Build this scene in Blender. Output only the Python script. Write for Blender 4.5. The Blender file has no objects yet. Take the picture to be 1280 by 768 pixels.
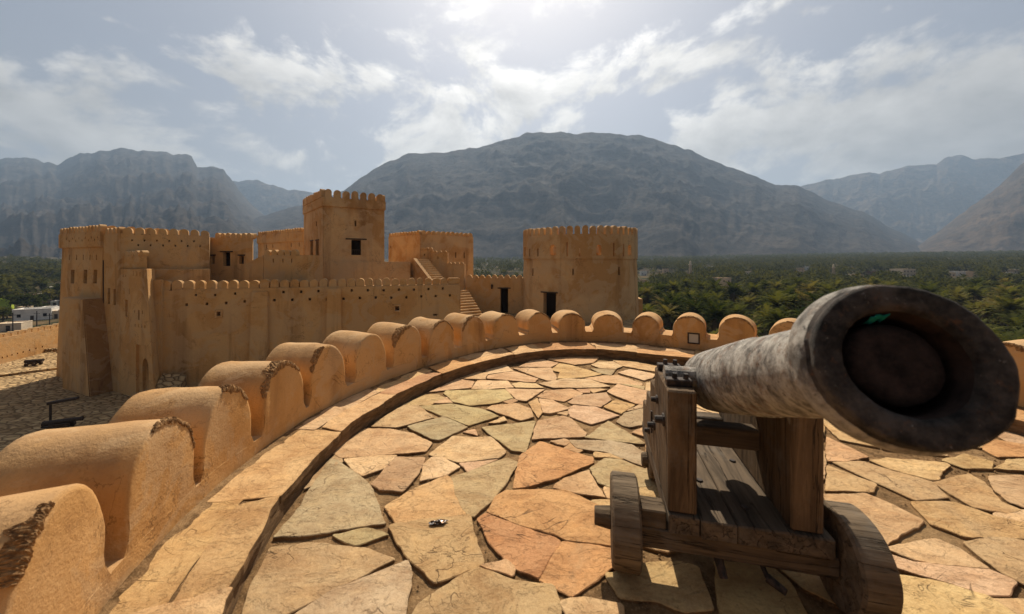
import bpy, bmesh, math, random
import numpy as np
from mathutils import Vector, Matrix
R = math.radians
random.seed(7)
rng = np.random.default_rng(11)
scene = bpy.context.scene
COL = scene.collection

# ------------------------------------------------------------------ camera
F, HZ, CZ = 450.0, 327.0, 1.5            # focal length in photo pixels, horizon row, eye height
cam_d = bpy.data.cameras.new("camera"); cam = bpy.data.objects.new("camera", cam_d); COL.objects.link(cam)
cam.location = (0, 0, CZ); cam.rotation_euler = (R(90), 0, 0)
cam_d.sensor_width = 36.0; cam_d.lens = F / 1280 * 36.0
cam_d.shift_y = -(384 - HZ) / 1280.0
cam_d.clip_start = 0.05; cam_d.clip_end = 30000
cam_d.dof.use_dof = True; cam_d.dof.focus_distance = 9.0; cam_d.dof.aperture_fstop = 2.8
scene.camera = cam

# ------------------------------------------------------------------ world, sun, exposure
SUN_EL, SUN_AZ = R(50), R(2)
S = Vector((math.sin(SUN_AZ) * math.cos(SUN_EL), math.cos(SUN_AZ) * math.cos(SUN_EL), math.sin(SUN_EL)))
world = bpy.data.worlds.new("World"); scene.world = world; world.use_nodes = True
wn, wl = world.node_tree.nodes, world.node_tree.links
wn.clear()
def N(t, **kw):
    n = wn.new(t)
    for k, v in kw.items(): setattr(n, k, v)
    return n
def wmath(op, a, b=None, c=None, clamp=False):
    n = wn.new('ShaderNodeMath'); n.operation = op; n.use_clamp = clamp
    for i, v in enumerate((a, b, c)):
        if v is None: continue
        if isinstance(v, (int, float)): n.inputs[i].default_value = v
        else: wl.new(v, n.inputs[i])
    return n.outputs[0]
sky = N('ShaderNodeTexSky'); sky.sky_type = 'NISHITA'; sky.sun_disc = False
sky.sun_elevation = SUN_EL; sky.sun_rotation = SUN_AZ; sky.dust_density = 1.6; sky.air_density = 1.0; sky.ozone_density = 1.0
tc = N('ShaderNodeTexCoord'); sep = N('ShaderNodeSeparateXYZ'); wl.new(tc.outputs['Generated'], sep.inputs[0])
den = wmath('ADD', wmath('MAXIMUM', sep.outputs[2], 0.0), 0.22)
cx = wmath('DIVIDE', sep.outputs[0], den); cy = wmath('DIVIDE', sep.outputs[1], den)
cmb = N('ShaderNodeCombineXYZ'); wl.new(cx, cmb.inputs[0]); wl.new(cy, cmb.inputs[1])
def wnoise(scale, detail, rough, off, dist=0.0):
    m = N('ShaderNodeMapping'); m.inputs['Location'].default_value = off; wl.new(cmb.outputs[0], m.inputs[0])
    n = N('ShaderNodeTexNoise'); n.inputs['Scale'].default_value = scale; n.inputs['Detail'].default_value = detail
    n.inputs['Roughness'].default_value = rough; n.inputs['Distortion'].default_value = dist
    wl.new(m.outputs[0], n.inputs['Vector']); return n.outputs[0]
n1 = wnoise(1.5, 12, 0.60, (3.1, 1.7, 0), 0.3)
n2 = wnoise(3.4, 9, 0.60, (0.4, 7.7, 2.0), 0.5)
n3 = wnoise(0.7, 4, 0.5, (5.2, 2.2, 1.0))
mp4 = N('ShaderNodeMapping'); mp4.inputs['Scale'].default_value = (1.0, 0.7, 1.5); mp4.inputs['Location'].default_value = (2.3, 0.4, 0.9); wl.new(tc.outputs['Generated'], mp4.inputs[0])
n4n = N('ShaderNodeTexNoise'); n4n.inputs['Scale'].default_value = 4.2; n4n.inputs['Detail'].default_value = 12; n4n.inputs['Roughness'].default_value = 0.60; n4n.inputs['Distortion'].default_value = 0.25
wl.new(mp4.outputs[0], n4n.inputs['Vector']); n4 = n4n.outputs[0]
def bump_at(px, py, wid, amp):
    d = Vector(((px - 640) / F, 1.0, (HZ - py) / F)).normalized()
    v = N('ShaderNodeVectorMath'); v.operation = 'DOT_PRODUCT'; wl.new(tc.outputs['Generated'], v.inputs[0]); v.inputs[1].default_value = d
    k = 1.0 / (2 * (R(wid)) ** 2) * 2
    e = wmath('MULTIPLY', wmath('SUBTRACT', v.outputs['Value'], 1.0), k)
    return wmath('MULTIPLY', wmath('EXPONENT', e), amp)
acc = None
for b in ((690, -60, 13, 0.12), (760, 90, 7, 0.07), (900, 120, 8, 0.17), (1110, 180, 9, 0.22), (1250, 165, 7, 0.20), (520, 150, 8, 0.15), (210, 145, 6, 0.22),
          (40, 190, 7, 0.20), (395, 205, 6, 0.20), (470, 110, 6, 0.16), (620, 165, 7, 0.11), (1000, 60, 5, 0.06), (1180, 128, 4, 0.08), (640, 60, 5, -0.06), (1000, 190, 4, 0.1), (300, 185, 5, 0.1),
          (60, 60, 14, -0.12), (330, 40, 12, -0.05), (1130, 60, 9, -0.13), (1260, 70, 8, -0.1), (330, 130, 6, -0.04)):
    o = bump_at(*b); acc = o if acc is None else wmath('ADD', acc, o)
low = N('ShaderNodeMapRange'); low.inputs[1].default_value = 0.42; low.inputs[2].default_value = 0.66; wl.new(sep.outputs[2], low.inputs[0])   # puffier cloud low down, streakier above
nl = N('ShaderNodeMix'); wl.new(low.outputs[0], nl.inputs[0]); wl.new(n4, nl.inputs[2]); wl.new(n1, nl.inputs[3])
mask = wmath('ADD', wmath('ADD', wmath('SUBTRACT', wmath('MULTIPLY', nl.outputs[0], 1.9), 0.40), wmath('MULTIPLY', n2, 0.28)), wmath('ADD', wmath('MULTIPLY', n3, 0.15), wmath('MULTIPLY', acc, 1.15)))
mr = N('ShaderNodeMapRange'); mr.interpolation_type = 'SMOOTHSTEP'; mr.inputs[1].default_value = 0.88; mr.inputs[2].default_value = 1.08
wl.new(mask, mr.inputs[0])
# clouds glow most where the sun stands behind them
sd = N('ShaderNodeVectorMath'); sd.operation = 'DOT_PRODUCT'; wl.new(tc.outputs['Generated'], sd.inputs[0]); sd.inputs[1].default_value = S
glow = wmath('POWER', wmath('MAXIMUM', sd.outputs['Value'], 0.0), 9.0)
broad = wmath('POWER', wmath('MAXIMUM', wmath('ADD', wmath('MULTIPLY', sd.outputs['Value'], 0.6), 0.4), 0.0), 2.0)   # the half of the sky away from the sun is duller
cl_v = wmath('ADD', wmath('ADD', wmath('MULTIPLY', glow, 7.0), 2.4), wmath('MULTIPLY', broad, 8.0))
shade = N('ShaderNodeMapRange'); shade.inputs[1].default_value = 0.35; shade.inputs[2].default_value = 0.72
shade.inputs[1].default_value = 0.95; shade.inputs[2].default_value = 1.45; shade.inputs[3].default_value = 1.12; shade.inputs[4].default_value = 0.60; wl.new(mask, shade.inputs[0])
cl_v = wmath('MULTIPLY', cl_v, shade.outputs[0])
mp5 = N('ShaderNodeMapping'); mp5.inputs['Scale'].default_value = (1.0, 0.7, 1.5); mp5.inputs['Location'].default_value = (2.3, 0.4, 0.9 + 0.06); wl.new(tc.outputs['Generated'], mp5.inputs[0])
n5n = N('ShaderNodeTexNoise'); n5n.inputs['Scale'].default_value = 4.2; n5n.inputs['Detail'].default_value = 7; n5n.inputs['Roughness'].default_value = 0.60; n5n.inputs['Distortion'].default_value = 0.25
wl.new(mp5.outputs[0], n5n.inputs['Vector'])
lit = wmath('MINIMUM', wmath('MAXIMUM', wmath('ADD', wmath('MULTIPLY', wmath('SUBTRACT', n4, n5n.outputs[0]), 2.6), 1.0), 0.62), 1.35)      # less cloud overhead: brighter top; more: grey underside
cl_v = wmath('MULTIPLY', cl_v, lit)
cl = N('ShaderNodeCombineColor'); wl.new(cl_v, cl.inputs[0]); wl.new(wmath('MULTIPLY', cl_v, 0.955), cl.inputs[1]); wl.new(wmath('MULTIPLY', cl_v, 0.885), cl.inputs[2])
veil = N('ShaderNodeMix'); veil.data_type = 'RGBA'; veil.inputs[0].default_value = 0.40; vf = N('ShaderNodeMapRange'); vf.inputs[1].default_value = 0.05; vf.inputs[2].default_value = 0.38; vf.inputs[3].default_value = 0.85; vf.inputs[4].default_value = 0.52; wl.new(sep.outputs[2], vf.inputs[0]); wl.new(vf.outputs[0], veil.inputs[0])      # thin high cloud over the whole sky
wl.new(sky.outputs[0], veil.inputs[6])
vg = N('ShaderNodeCombineColor'); vv = wmath('ADD', wmath('ADD', wmath('MULTIPLY', glow, 8.0), 1.5), wmath('MULTIPLY', broad, 5.0))
wl.new(wmath('MULTIPLY', vv, 1.05), vg.inputs[0]); wl.new(vv, vg.inputs[1]); wl.new(wmath('MULTIPLY', vv, 0.97), vg.inputs[2]); wl.new(vg.outputs[0], veil.inputs[7])
cm = N('ShaderNodeMix'); cm.data_type = 'RGBA'; wl.new(wmath('MULTIPLY', mr.outputs[0], 0.85), cm.inputs[0]); wl.new(veil.outputs[2], cm.inputs[6]); wl.new(cl.outputs[0], cm.inputs[7])
bg = N('ShaderNodeBackground'); bg.inputs[1].default_value = 0.066; wl.new(cm.outputs[2], bg.inputs[0])
wo = N('ShaderNodeOutputWorld'); wl.new(bg.outputs[0], wo.inputs[0])

sun_d = bpy.data.lights.new("sun", 'SUN'); sun = bpy.data.objects.new("sun", sun_d); COL.objects.link(sun)
sun_d.energy = 5.0; sun_d.angle = R(0.6); sun_d.color = (1.0, 0.90, 0.74)
sun.rotation_euler = (-S).to_track_quat('-Z', 'Y').to_euler(); sun.location = (0, 0, 60)
vs = scene.view_settings
vs.view_transform = 'Standard'; vs.look = 'None'; vs.gamma = 1.0; vs.exposure = 0.30; vs.use_curve_mapping = False
scene.render.engine = 'CYCLES'
cy_ = scene.cycles
cy_.use_denoising = True; cy_.max_bounces = 6; cy_.diffuse_bounces = 3; cy_.glossy_bounces = 2; cy_.transparent_max_bounces = 4; cy_.volume_bounces = 0
cy_.sample_clamp_indirect = 6.0; cy_.use_fast_gi = False

# ------------------------------------------------------------------ small helpers
def U(x, y, Y):                                   # photo pixel at depth Y -> world point
    return Vector(((x - 640) / F * Y, Y, CZ - (y - HZ) / F * Y))
def UX(x, Y): return (x - 640) / F * Y
def onz(x, y, z):                                 # photo pixel on the level z -> world point
    Y = F * (CZ - z) / (y - HZ); return Vector(((x - 640) / F * Y, Y, z))

def tag(o, label, cat, group=None, kind=None):
    o["label"] = label; o["category"] = cat
    if group: o["group"] = group
    if kind: o["kind"] = kind
    return o
def link(name, me, mat=None, parent=None):
    o = bpy.data.objects.new(name, me); COL.objects.link(o)
    if mat is not None and me is not None:
        me.materials.clear()
        for m in (mat if isinstance(mat, (list, tuple)) else (mat,)): me.materials.append(m)
    if parent is not None: o.parent = parent
    return o
def empty(name, loc=(0, 0, 0), rz=0.0):
    o = bpy.data.objects.new(name, None); COL.objects.link(o); o.location = loc; o.rotation_euler = (0, 0, rz); o.empty_display_size = 0.2
    return o
def place(child, parent):                         # keep a world-built mesh where it is under an Empty that stands elsewhere
    child.parent = parent
    child.matrix_parent_inverse = (Matrix.Translation(parent.location) @ parent.rotation_euler.to_matrix().to_4x4()).inverted()
    return child
def mesh_from(name, verts, faces, smooth=False):
    me = bpy.data.meshes.new(name); me.from_pydata([tuple(v) for v in verts], [], faces); me.update()
    if smooth: me.polygons.foreach_set('use_smooth', [True] * len(me.polygons))
    return me
def np_mesh(name, V, Q, smooth=False):            # V (n,3), Q (m,k) fast
    me = bpy.data.meshes.new(name); k = Q.shape[1]
    me.vertices.add(len(V)); me.vertices.foreach_set('co', np.ascontiguousarray(V, dtype=np.float32).ravel())
    me.loops.add(Q.size); me.loops.foreach_set('vertex_index', np.ascontiguousarray(Q, dtype=np.int32).ravel())
    me.polygons.add(len(Q)); me.polygons.foreach_set('loop_start', np.arange(0, Q.size, k, dtype=np.int32))
    if smooth: me.polygons.foreach_set('use_smooth', np.ones(len(Q), dtype=bool))
    me.update(calc_edges=True); me.validate(); return me
class MB:                                         # collects boxes and tubes into one mesh
    def __init__(s): s.v = []; s.f = []
    def add(s, vs, fs):
        o = len(s.v); s.v += [tuple(v) for v in vs]; s.f += [tuple(i + o for i in f) for f in fs]
    def box(s, o, ax, ay, az):                    # corner o and three edge vectors
        o, ax, ay, az = map(Vector, (o, ax, ay, az))
        p = [o, o + ax, o + ax + ay, o + ay]; p = p + [q + az for q in p]
        fs = [(0, 3, 2, 1), (4, 5, 6, 7), (0, 1, 5, 4), (1, 2, 6, 5), (2, 3, 7, 6), (3, 0, 4, 7)]
        if ax.cross(ay).dot(az) < 0: fs = [f[::-1] for f in fs]
        s.add(p, fs)
    def prism(s, base, top):                      # closed loft between two polygons
        n = len(base); a = sum((base[i][0] * base[(i + 1) % n][1] - base[(i + 1) % n][0] * base[i][1]) for i in range(n))
        if a < 0: base = base[::-1]; top = top[::-1]
        s.add(list(base) + list(top), [tuple(range(n))[::-1], tuple(range(n, 2 * n))] + [(i, (i + 1) % n, n + (i + 1) % n, n + i) for i in range(n)])
    def tube(s, p, q, r0, r1=None, n=12, cap=True):
        p, q = Vector(p), Vector(q); r1 = r0 if r1 is None else r1
        d = (q - p).normalized(); a = d.orthogonal().normalized(); b = d.cross(a)
        vs = [p + (a * math.cos(t) + b * math.sin(t)) * r0 for t in [2 * math.pi * i / n for i in range(n)]] + \
             [q + (a * math.cos(t) + b * math.sin(t)) * r1 for t in [2 * math.pi * i / n for i in range(n)]]
        fs = [(i, (i + 1) % n, n + (i + 1) % n, n + i) for i in range(n)]
        if cap: fs += [tuple(range(n))[::-1], tuple(range(n, 2 * n))]
        s.add(vs, fs)
    def build(s, name, mat, parent=None, smooth=False, bevel=0.0, seg=1):
        me = mesh_from(name, s.v, s.f, smooth)
        if bevel > 0:
            bm = bmesh.new(); bm.from_mesh(me)
            es = [e for e in bm.edges if len(e.link_faces) == 2 and e.calc_face_angle(0) > 0.6]
            bmesh.ops.bevel(bm, geom=es, offset=bevel, segments=seg, affect='EDGES', clamp_overlap=True)
            bm.to_mesh(me); bm.free()
        o = link(name, me, mat)
        if parent is not None: place(o, parent)
        return o
def roughen(o, amp, scale, cuts=0):               # uneven hand-worked surface
    me = o.data
    bm = bmesh.new(); bm.from_mesh(me)
    if cuts: bmesh.ops.subdivide_edges(bm, edges=bm.edges[:], cuts=cuts, use_grid_fill=True)
    P = np.array([v.co for v in bm.verts]); D = np.stack([vnoise3(P * scale + k * 17.3) for k in range(3)], 1) - 0.5
    for v, d in zip(bm.verts, D): v.co += Vector(d) * amp * 2
    bm.to_mesh(me); bm.free(); me.update(); return o
def hash3(i, j, k, s=0):
    h = (i.astype(np.int64) * 374761393 + j.astype(np.int64) * 668265263 + k.astype(np.int64) * 2147483647 + s * 974634777) & 0x7fffffff
    h = ((h ^ (h >> 13)) * 1274126177) & 0x7fffffff
    h = ((h ^ (h >> 16)) * 668265263) & 0x7fffffff
    return ((h ^ (h >> 15)) & 0xffff) / 65535.0
def vnoise3(P, s=0):
    P = np.asarray(P, float); I = np.floor(P); f = P - I; I = I.astype(np.int64); f = f * f * (3 - 2 * f); out = 0
    for dx in (0, 1):
        for dy in (0, 1):
            for dz in (0, 1):
                w = (f[..., 0] if dx else 1 - f[..., 0]) * (f[..., 1] if dy else 1 - f[..., 1]) * (f[..., 2] if dz else 1 - f[..., 2])
                out = out + w * hash3(I[..., 0] + dx, I[..., 1] + dy, I[..., 2] + dz, s)
    return out
def fbm(P, octv=5, ridged=False, s=0, gain=0.5):
    a, t, o = 1.0, 0.0, 0.0
    for k in range(octv):
        n = vnoise3(P * 2 ** k + 31.7 * k, s)
        if ridged: n = 1 - np.abs(2 * n - 1); n = n * n
        o = o + a * n; t += a; a *= gain
    return o / t
def cut(o, boxes):                                # real openings: subtract boxes (o, ax, ay, az) or prisms from a wall
    if not boxes: return o
    mb = MB()
    for b in boxes:
        if len(b) == 2: mb.prism(*b)
        else: mb.box(*b)
    c = link('cutter', mesh_from('cutter', mb.v, mb.f))
    m = o.modifiers.new('b', 'BOOLEAN'); m.operation = 'DIFFERENCE'; m.solver = 'EXACT'; m.use_self = False; m.object = c
    bpy.context.view_layer.update()
    dg = bpy.context.evaluated_depsgraph_get()
    me = bpy.data.meshes.new_from_object(o.evaluated_get(dg)); o.modifiers.clear(); old = o.data
    o.data = me; me.name = old.name; bpy.data.meshes.remove(old); cm_ = c.data; bpy.data.objects.remove(c); bpy.data.meshes.remove(cm_)
    return o

# ------------------------------------------------------------------ materials
class M_:
    def __init__(s, name):
        s.m = bpy.data.materials.new(name); s.m.use_nodes = True; s.n, s.l = s.m.node_tree.nodes, s.m.node_tree.links
        s.b = s.n['Principled BSDF']; s.pos = s.n.new('ShaderNodeNewGeometry').outputs['Position']
    def obj(s): s.pos = s.n.new('ShaderNodeTexCoord').outputs['Object']; return s
    def noise(s, scale, detail=5, rough=0.55, stretch=None, off=None, dist=0.0):
        v = s.pos
        if stretch or off:
            m = s.n.new('ShaderNodeMapping'); s.l.new(v, m.inputs[0]); v = m.outputs[0]
            if stretch: m.inputs['Scale'].default_value = stretch
            if off: m.inputs['Location'].default_value = off
        n = s.n.new('ShaderNodeTexNoise'); n.inputs['Scale'].default_value = scale; n.inputs['Detail'].default_value = detail; n.inputs['Roughness'].default_value = rough
        n.inputs['Distortion'].default_value = dist; s.l.new(v, n.inputs['Vector']); return n.outputs[0]
    def voro(s, scale, feature='F1', out='Distance', stretch=None):
        v = s.pos
        if stretch:
            m = s.n.new('ShaderNodeMapping'); s.l.new(v, m.inputs[0]); m.inputs['Scale'].default_value = stretch; v = m.outputs[0]
        n = s.n.new('ShaderNodeTexVoronoi'); n.feature = feature; n.inputs['Scale'].default_value = scale; s.l.new(v, n.inputs['Vector']); return n.outputs[out]
    def ramp(s, fac, stops):
        r = s.n.new('ShaderNodeValToRGB'); e = r.color_ramp.elements
        while len(e) < len(stops): e.new(0.5)
        for k, (p, c) in enumerate(stops): e[k].position = p; e[k].color = (c, c, c, 1) if isinstance(c, (int, float)) else (*c, 1)
        s.l.new(fac, r.inputs[0]); return r.outputs[0]
    def mix(s, fac, a, b, mode='MIX'):
        x = s.n.new('ShaderNodeMix'); x.data_type = 'RGBA'; x.blend_type = mode
        for i, v in ((0, fac), (6, a), (7, b)):
            if isinstance(v, (int, float)): x.inputs[i].default_value = v
            elif isinstance(v, tuple): x.inputs[i].default_value = (*v, 1)
            else: s.l.new(v, x.inputs[i])
        return x.outputs[2]
    def math(s, op, a, b):
        x = s.n.new('ShaderNodeMath'); x.operation = op
        for i, v in enumerate((a, b)):
            if isinstance(v, (int, float)): x.inputs[i].default_value = v
            else: s.l.new(v, x.inputs[i])
        return x.outputs[0]
    def attr(s, name, out='Color'):
        a = s.n.new('ShaderNodeAttribute'); a.attribute_name = name; return a.outputs[out]
    def rnd(s): return s.n.new('ShaderNodeObjectInfo').outputs['Random']
    def col(s, c):
        if isinstance(c, tuple): s.b.inputs['Base Color'].default_value = (*c, 1)
        else: s.l.new(c, s.b.inputs['Base Color'])
        return s
    def rough(s, r):
        if isinstance(r, (int, float)): s.b.inputs['Roughness'].default_value = r
        else: s.l.new(r, s.b.inputs['Roughness'])
        return s
    def bump(s, h, strength=0.5, dist=0.01, prev=None):
        b = s.n.new('ShaderNodeBump'); b.inputs['Strength'].default_value = strength; b.inputs['Distance'].default_value = dist; s.l.new(h, b.inputs['Height'])
        if prev is not None: s.l.new(prev, b.inputs['Normal'])
        s.l.new(b.outputs[0], s.b.inputs['Normal']); s.last = b.outputs[0]; return s
    def spec(s, v): s.b.inputs['Specular IOR Level'].default_value = v; return s

def plaster(name, base, patch, dark, sc=1.0, stain=0.5):
    m = M_(name)
    big = m.ramp(m.noise(0.35 * sc, 8, 0.6, dist=0.6), [(0.46, 0.0), (0.54, 1.0)])
    c = m.mix(big, base, patch)
    mott = m.noise(3.0 * sc, 8, 0.65); c = m.mix(m.ramp(mott, [(0.35, 0.0), (0.75, 0.55)]), c, tuple(x * 1.22 for x in base))
    streak = m.ramp(m.noise(1.1 * sc, 5, 0.6, stretch=(1, 1, 0.10), dist=0.4), [(0.53, 0.0), (0.70, 1.0)])
    c = m.mix(m.math('MULTIPLY', streak, stain), c, dark)
    blot = m.ramp(m.noise(1.7 * sc, 9, 0.7, off=(4, 9, 2), dist=0.8), [(0.60, 0.0), (0.72, 0.75)])
    c = m.mix(m.math('MULTIPLY', blot, stain), c, tuple(x * 1.25 for x in dark))
    nz = m.n.new('ShaderNodeSeparateXYZ'); gm = m.n.new('ShaderNodeNewGeometry'); m.l.new(gm.outputs['Normal'], nz.inputs[0])
    topw = m.math('MULTIPLY', m.ramp(nz.outputs[2], [(0.25, 0.0), (0.85, 0.75)]), m.ramp(m.noise(2.4 * sc, 7, 0.7, off=(1, 6, 3)), [(0.30, 0.35), (0.62, 1.0)])); c = m.mix(topw, c, tuple(0.55 * x + 0.45 * y for x, y in zip(base, (0.26, 0.20, 0.15))))
    crk = m.math('ABSOLUTE', m.math('SUBTRACT', m.noise(0.9 * sc, 9, 0.62, off=(7, 2, 5), dist=0.7), 0.5), 0); crm = m.math('MULTIPLY', m.ramp(crk, [(0.0, 0.75), (0.006, 0.0)]), m.ramp(m.noise(0.6 * sc, 3, 0.5, off=(2, 8, 8)), [(0.44, 0.0), (0.56, 1.0)])); c = m.mix(crm, c, tuple(x * 0.45 for x in dark))
    fine = m.noise(40 * sc, 4, 0.7); c = m.mix(m.ramp(fine, [(0.3, 0.22), (0.5, 0.0)]), c, dark)
    wash = m.ramp(m.noise(0.8 * sc, 7, 0.62, off=(11, 3, 7), dist=1.2), [(0.50, 0.0), (0.545, 0.55)]); c = m.mix(wash, c, tuple(0.5 * x + 0.5 * y for x, y in zip(patch, (0.50, 0.36, 0.22))))
    m.col(c).rough(0.92).spec(0.15)
    m.bump(m.noise(5 * sc, 10, 0.66), 0.45, 0.05 / sc); m.bump(fine, 0.35, 0.008 / sc, m.last)
    return m.m
PL_NEAR = plaster('plaster_near', (0.51, 0.275, 0.098), (0.58, 0.34, 0.145), (0.24, 0.122, 0.05), 2.2, 0.78)
PL_FORT = plaster('plaster_fort', (0.53, 0.292, 0.108), (0.61, 0.375, 0.165), (0.17, 0.086, 0.036), 0.55, 0.75)
PL_TOWER = plaster('plaster_tower', (0.49, 0.268, 0.102), (0.66, 0.425, 0.21), (0.22, 0.11, 0.046), 0.5, 0.60)
PL_FLANK = plaster('plaster_flank', (0.29, 0.155, 0.062), (0.33, 0.18, 0.075), (0.09, 0.048, 0.022), 0.9, 0.7)
m = M_('exposed_rubble'); v = m.noise(55, 8, 0.75); c = m.mix(m.ramp(m.noise(38, 8, 0.7), [(0.38, 0), (0.62, 1)]), (0.15, 0.080, 0.036), (0.40, 0.23, 0.10)); m.col(c).rough(0.95).spec(0.1); m.bump(v, 0.6, 0.012); m.bump(m.voro(60, 'SMOOTH_F1'), 0.6, 0.008, m.last); RUBBLE = m.m
# flagstones: one colour per stone in the mesh, cleft grain on top
m = M_('flagstone'); a = m.attr('stone')
grain = m.noise(3.0, 10, 0.72, stretch=(1.0, 1.7, 1), dist=0.5)
c = m.mix(m.ramp(grain, [(0.36, 0.75), (0.58, 0.0)]), a, m.mix(1.0, a, (0.62, 0.50, 0.40), 'MULTIPLY'))
c = m.mix(m.ramp(m.noise(7, 8, 0.7, dist=0.5), [(0.50, 0), (0.70, 0.55)]), c, m.mix(1.0, a, (1.22, 1.15, 1.02), 'MULTIPLY'))
c = m.mix(m.ramp(m.noise(1.3, 6, 0.7, off=(3, 3, 0), dist=1.5), [(0.55, 0), (0.72, 0.5)]), c, (0.40, 0.28, 0.16))
c = m.mix(m.ramp(m.noise(26, 5, 0.75), [(0.28, 0.6), (0.42, 0)]), c, (0.12, 0.065, 0.03))
ln = m.math('ABSOLUTE', m.math('SUBTRACT', m.noise(2.1, 4, 0.50, stretch=(1, 1.6, 1), off=(5, 1, 0), dist=0.8), 0.5), 0); lm = m.math('MULTIPLY', m.ramp(ln, [(0.0, 1.0), (0.0065, 0.0)]), m.ramp(m.noise(1.9, 4, 0.6, off=(8, 3, 0)), [(0.50, 0.0), (0.60, 1.0)])); c = m.mix(m.math('MULTIPLY', lm, 0.8), c, (0.10, 0.055, 0.026))
c = m.mix(m.ramp(m.noise(55, 6, 0.8), [(0.40, 0.0), (0.68, 0.5)]), c, m.mix(1.0, c, (0.55, 0.47, 0.38), 'MULTIPLY'))
m.col(c).rough(0.82).spec(0.2)
terr = m.ramp(m.noise(3.4, 12, 0.66, stretch=(1.0, 1.5, 1), dist=0.5), [(0.30, 0.0), (0.45, 0.30), (0.462, 0.55), (0.56, 0.62), (0.572, 0.85), (0.75, 1.0)])
m.bump(terr, 0.7, 0.016); m.bump(m.noise(11, 13, 0.78), 0.8, 0.018, m.last); m.bump(m.math('SUBTRACT', 1.0, lm), 0.6, 0.010, m.last); FLAG = m.m
m = M_('joint_dirt'); c = m.mix(m.ramp(m.noise(14, 8, 0.7), [(0.35, 0), (0.68, 1)]), (0.12, 0.068, 0.030), (0.36, 0.21, 0.095)); c = m.mix(m.ramp(m.noise(1.6, 6, 0.65), [(0.50, 0), (0.62, 0.7)]), c, (0.46, 0.29, 0.14)); c = m.mix(m.ramp(m.voro(70), [(0.15, 0.5), (0.4, 0)]), c, (0.42, 0.27, 0.14))
m.col(c).rough(0.95).spec(0.1); m.bump(m.noise(30, 8, 0.75), 1.0, 0.03); DIRT = m.m
m = M_('ledge_riser'); c = m.mix(m.ramp(m.noise(5, 8, 0.7, stretch=(1, 1, 4)), [(0.35, 0), (0.68, 1)]), (0.10, 0.062, 0.033), (0.30, 0.18, 0.09)); m.col(c).rough(0.92).spec(0.1)
m.bump(m.noise(12, 8, 0.7, stretch=(1, 1, 3.5)), 1.0, 0.03); RISER = m.m
# cannon
m = M_('weathered_iron').obj(); c = m.mix(m.ramp(m.noise(17, 12, 0.74, dist=0.2), [(0.40, 0), (0.60, 1)]), (0.105, 0.090, 0.075), (0.44, 0.40, 0.345))
c = m.mix(m.ramp(m.noise(16, 8, 0.72, off=(2, 5, 1)), [(0.53, 0), (0.66, 0.85)]), c, (0.17, 0.085, 0.042))
c = m.mix(m.ramp(m.noise(36, 6, 0.75, off=(9, 5, 1)), [(0.58, 0), (0.66, 0.9)]), c, (0.035, 0.026, 0.022))
m.col(c).rough(m.ramp(m.noise(20, 6), [(0.3, 0.5), (0.7, 0.8)])).spec(0.4); m.b.inputs['Metallic'].default_value = 0.25
m.bump(m.noise(34, 10, 0.75), 1.0, 0.014); IRON = m.m
m = M_('muzzle_iron').obj(); c = m.mix(m.ramp(m.noise(12, 10, 0.7), [(0.42, 0), (0.62, 1)]), (0.020, 0.017, 0.015), (0.13, 0.105, 0.088)); c = m.mix(m.ramp(m.noise(30, 8, 0.75, off=(2, 5, 1)), [(0.58, 0), (0.68, 0.7)]), c, (0.20, 0.09, 0.042)); c = m.mix(m.ramp(m.noise(60, 6, 0.8, off=(7, 1, 4)), [(0.62, 0), (0.70, 0.8)]), c, (0.45, 0.40, 0.34))
m.col(c).rough(0.75).spec(0.3); m.b.inputs['Metallic'].default_value = 0.2; m.bump(m.noise(30, 10, 0.78), 1.0, 0.018); MUZZ = m.m
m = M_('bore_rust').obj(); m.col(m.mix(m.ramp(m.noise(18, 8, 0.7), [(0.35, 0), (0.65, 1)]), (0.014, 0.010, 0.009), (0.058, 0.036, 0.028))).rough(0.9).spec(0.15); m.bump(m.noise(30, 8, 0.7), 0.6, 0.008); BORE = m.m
m = M_('dark_iron'); m.col(m.mix(m.ramp(m.noise(40, 6), [(0.4, 0), (0.65, 1)]), (0.018, 0.015, 0.014), (0.07, 0.045, 0.032))).rough(0.7).spec(0.3); m.bump(m.noise(60, 6), 0.5, 0.004); DIRON = m.m
def wood(name, st, a, b, dark):
    m = M_(name).obj(); g = m.noise(9, 8, 0.62, stretch=st, dist=0.9)
    c = m.mix(m.ramp(g, [(0.34, 0), (0.64, 1)]), a, b); c = m.mix(m.ramp(m.noise(26, 6, 0.7, stretch=st, dist=0.5), [(0.60, 0), (0.70, 0.8)]), c, dark)
    c = m.mix(m.ramp(m.noise(2.5, 6, 0.6), [(0.55, 0), (0.75, 0.6)]), c, dark)
    sp = m.math('ABSOLUTE', m.math('SUBTRACT', m.noise(5.5, 6, 0.55, stretch=tuple(x * (0.6 if x < 1 else 1) for x in st), off=(3, 1, 2), dist=0.4), 0.5), 0); sl = m.ramp(sp, [(0.0, 1.0), (0.010, 0.0)]); c = m.mix(m.math('MULTIPLY', sl, 0.7), c, (0.012, 0.008, 0.005)); c = m.mix(m.ramp(m.noise(4, 8, 0.7, off=(6, 6, 1)), [(0.52, 0), (0.70, 0.55)]), c, (0.17, 0.15, 0.125))
    m.col(c).rough(0.85).spec(0.15); m.bump(m.math('SUBTRACT', 1.0, sl), 0.8, 0.008); m.bump(g, 0.6, 0.010, m.last); m.bump(m.noise(60, 5, 0.7, stretch=st), 0.5, 0.004, m.last); return m.m
WOOD_Z = wood('weathered_wood_upright', (2.2, 2.2, 0.22), (0.072, 0.045, 0.025), (0.175, 0.112, 0.062), (0.026, 0.016, 0.010))
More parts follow.
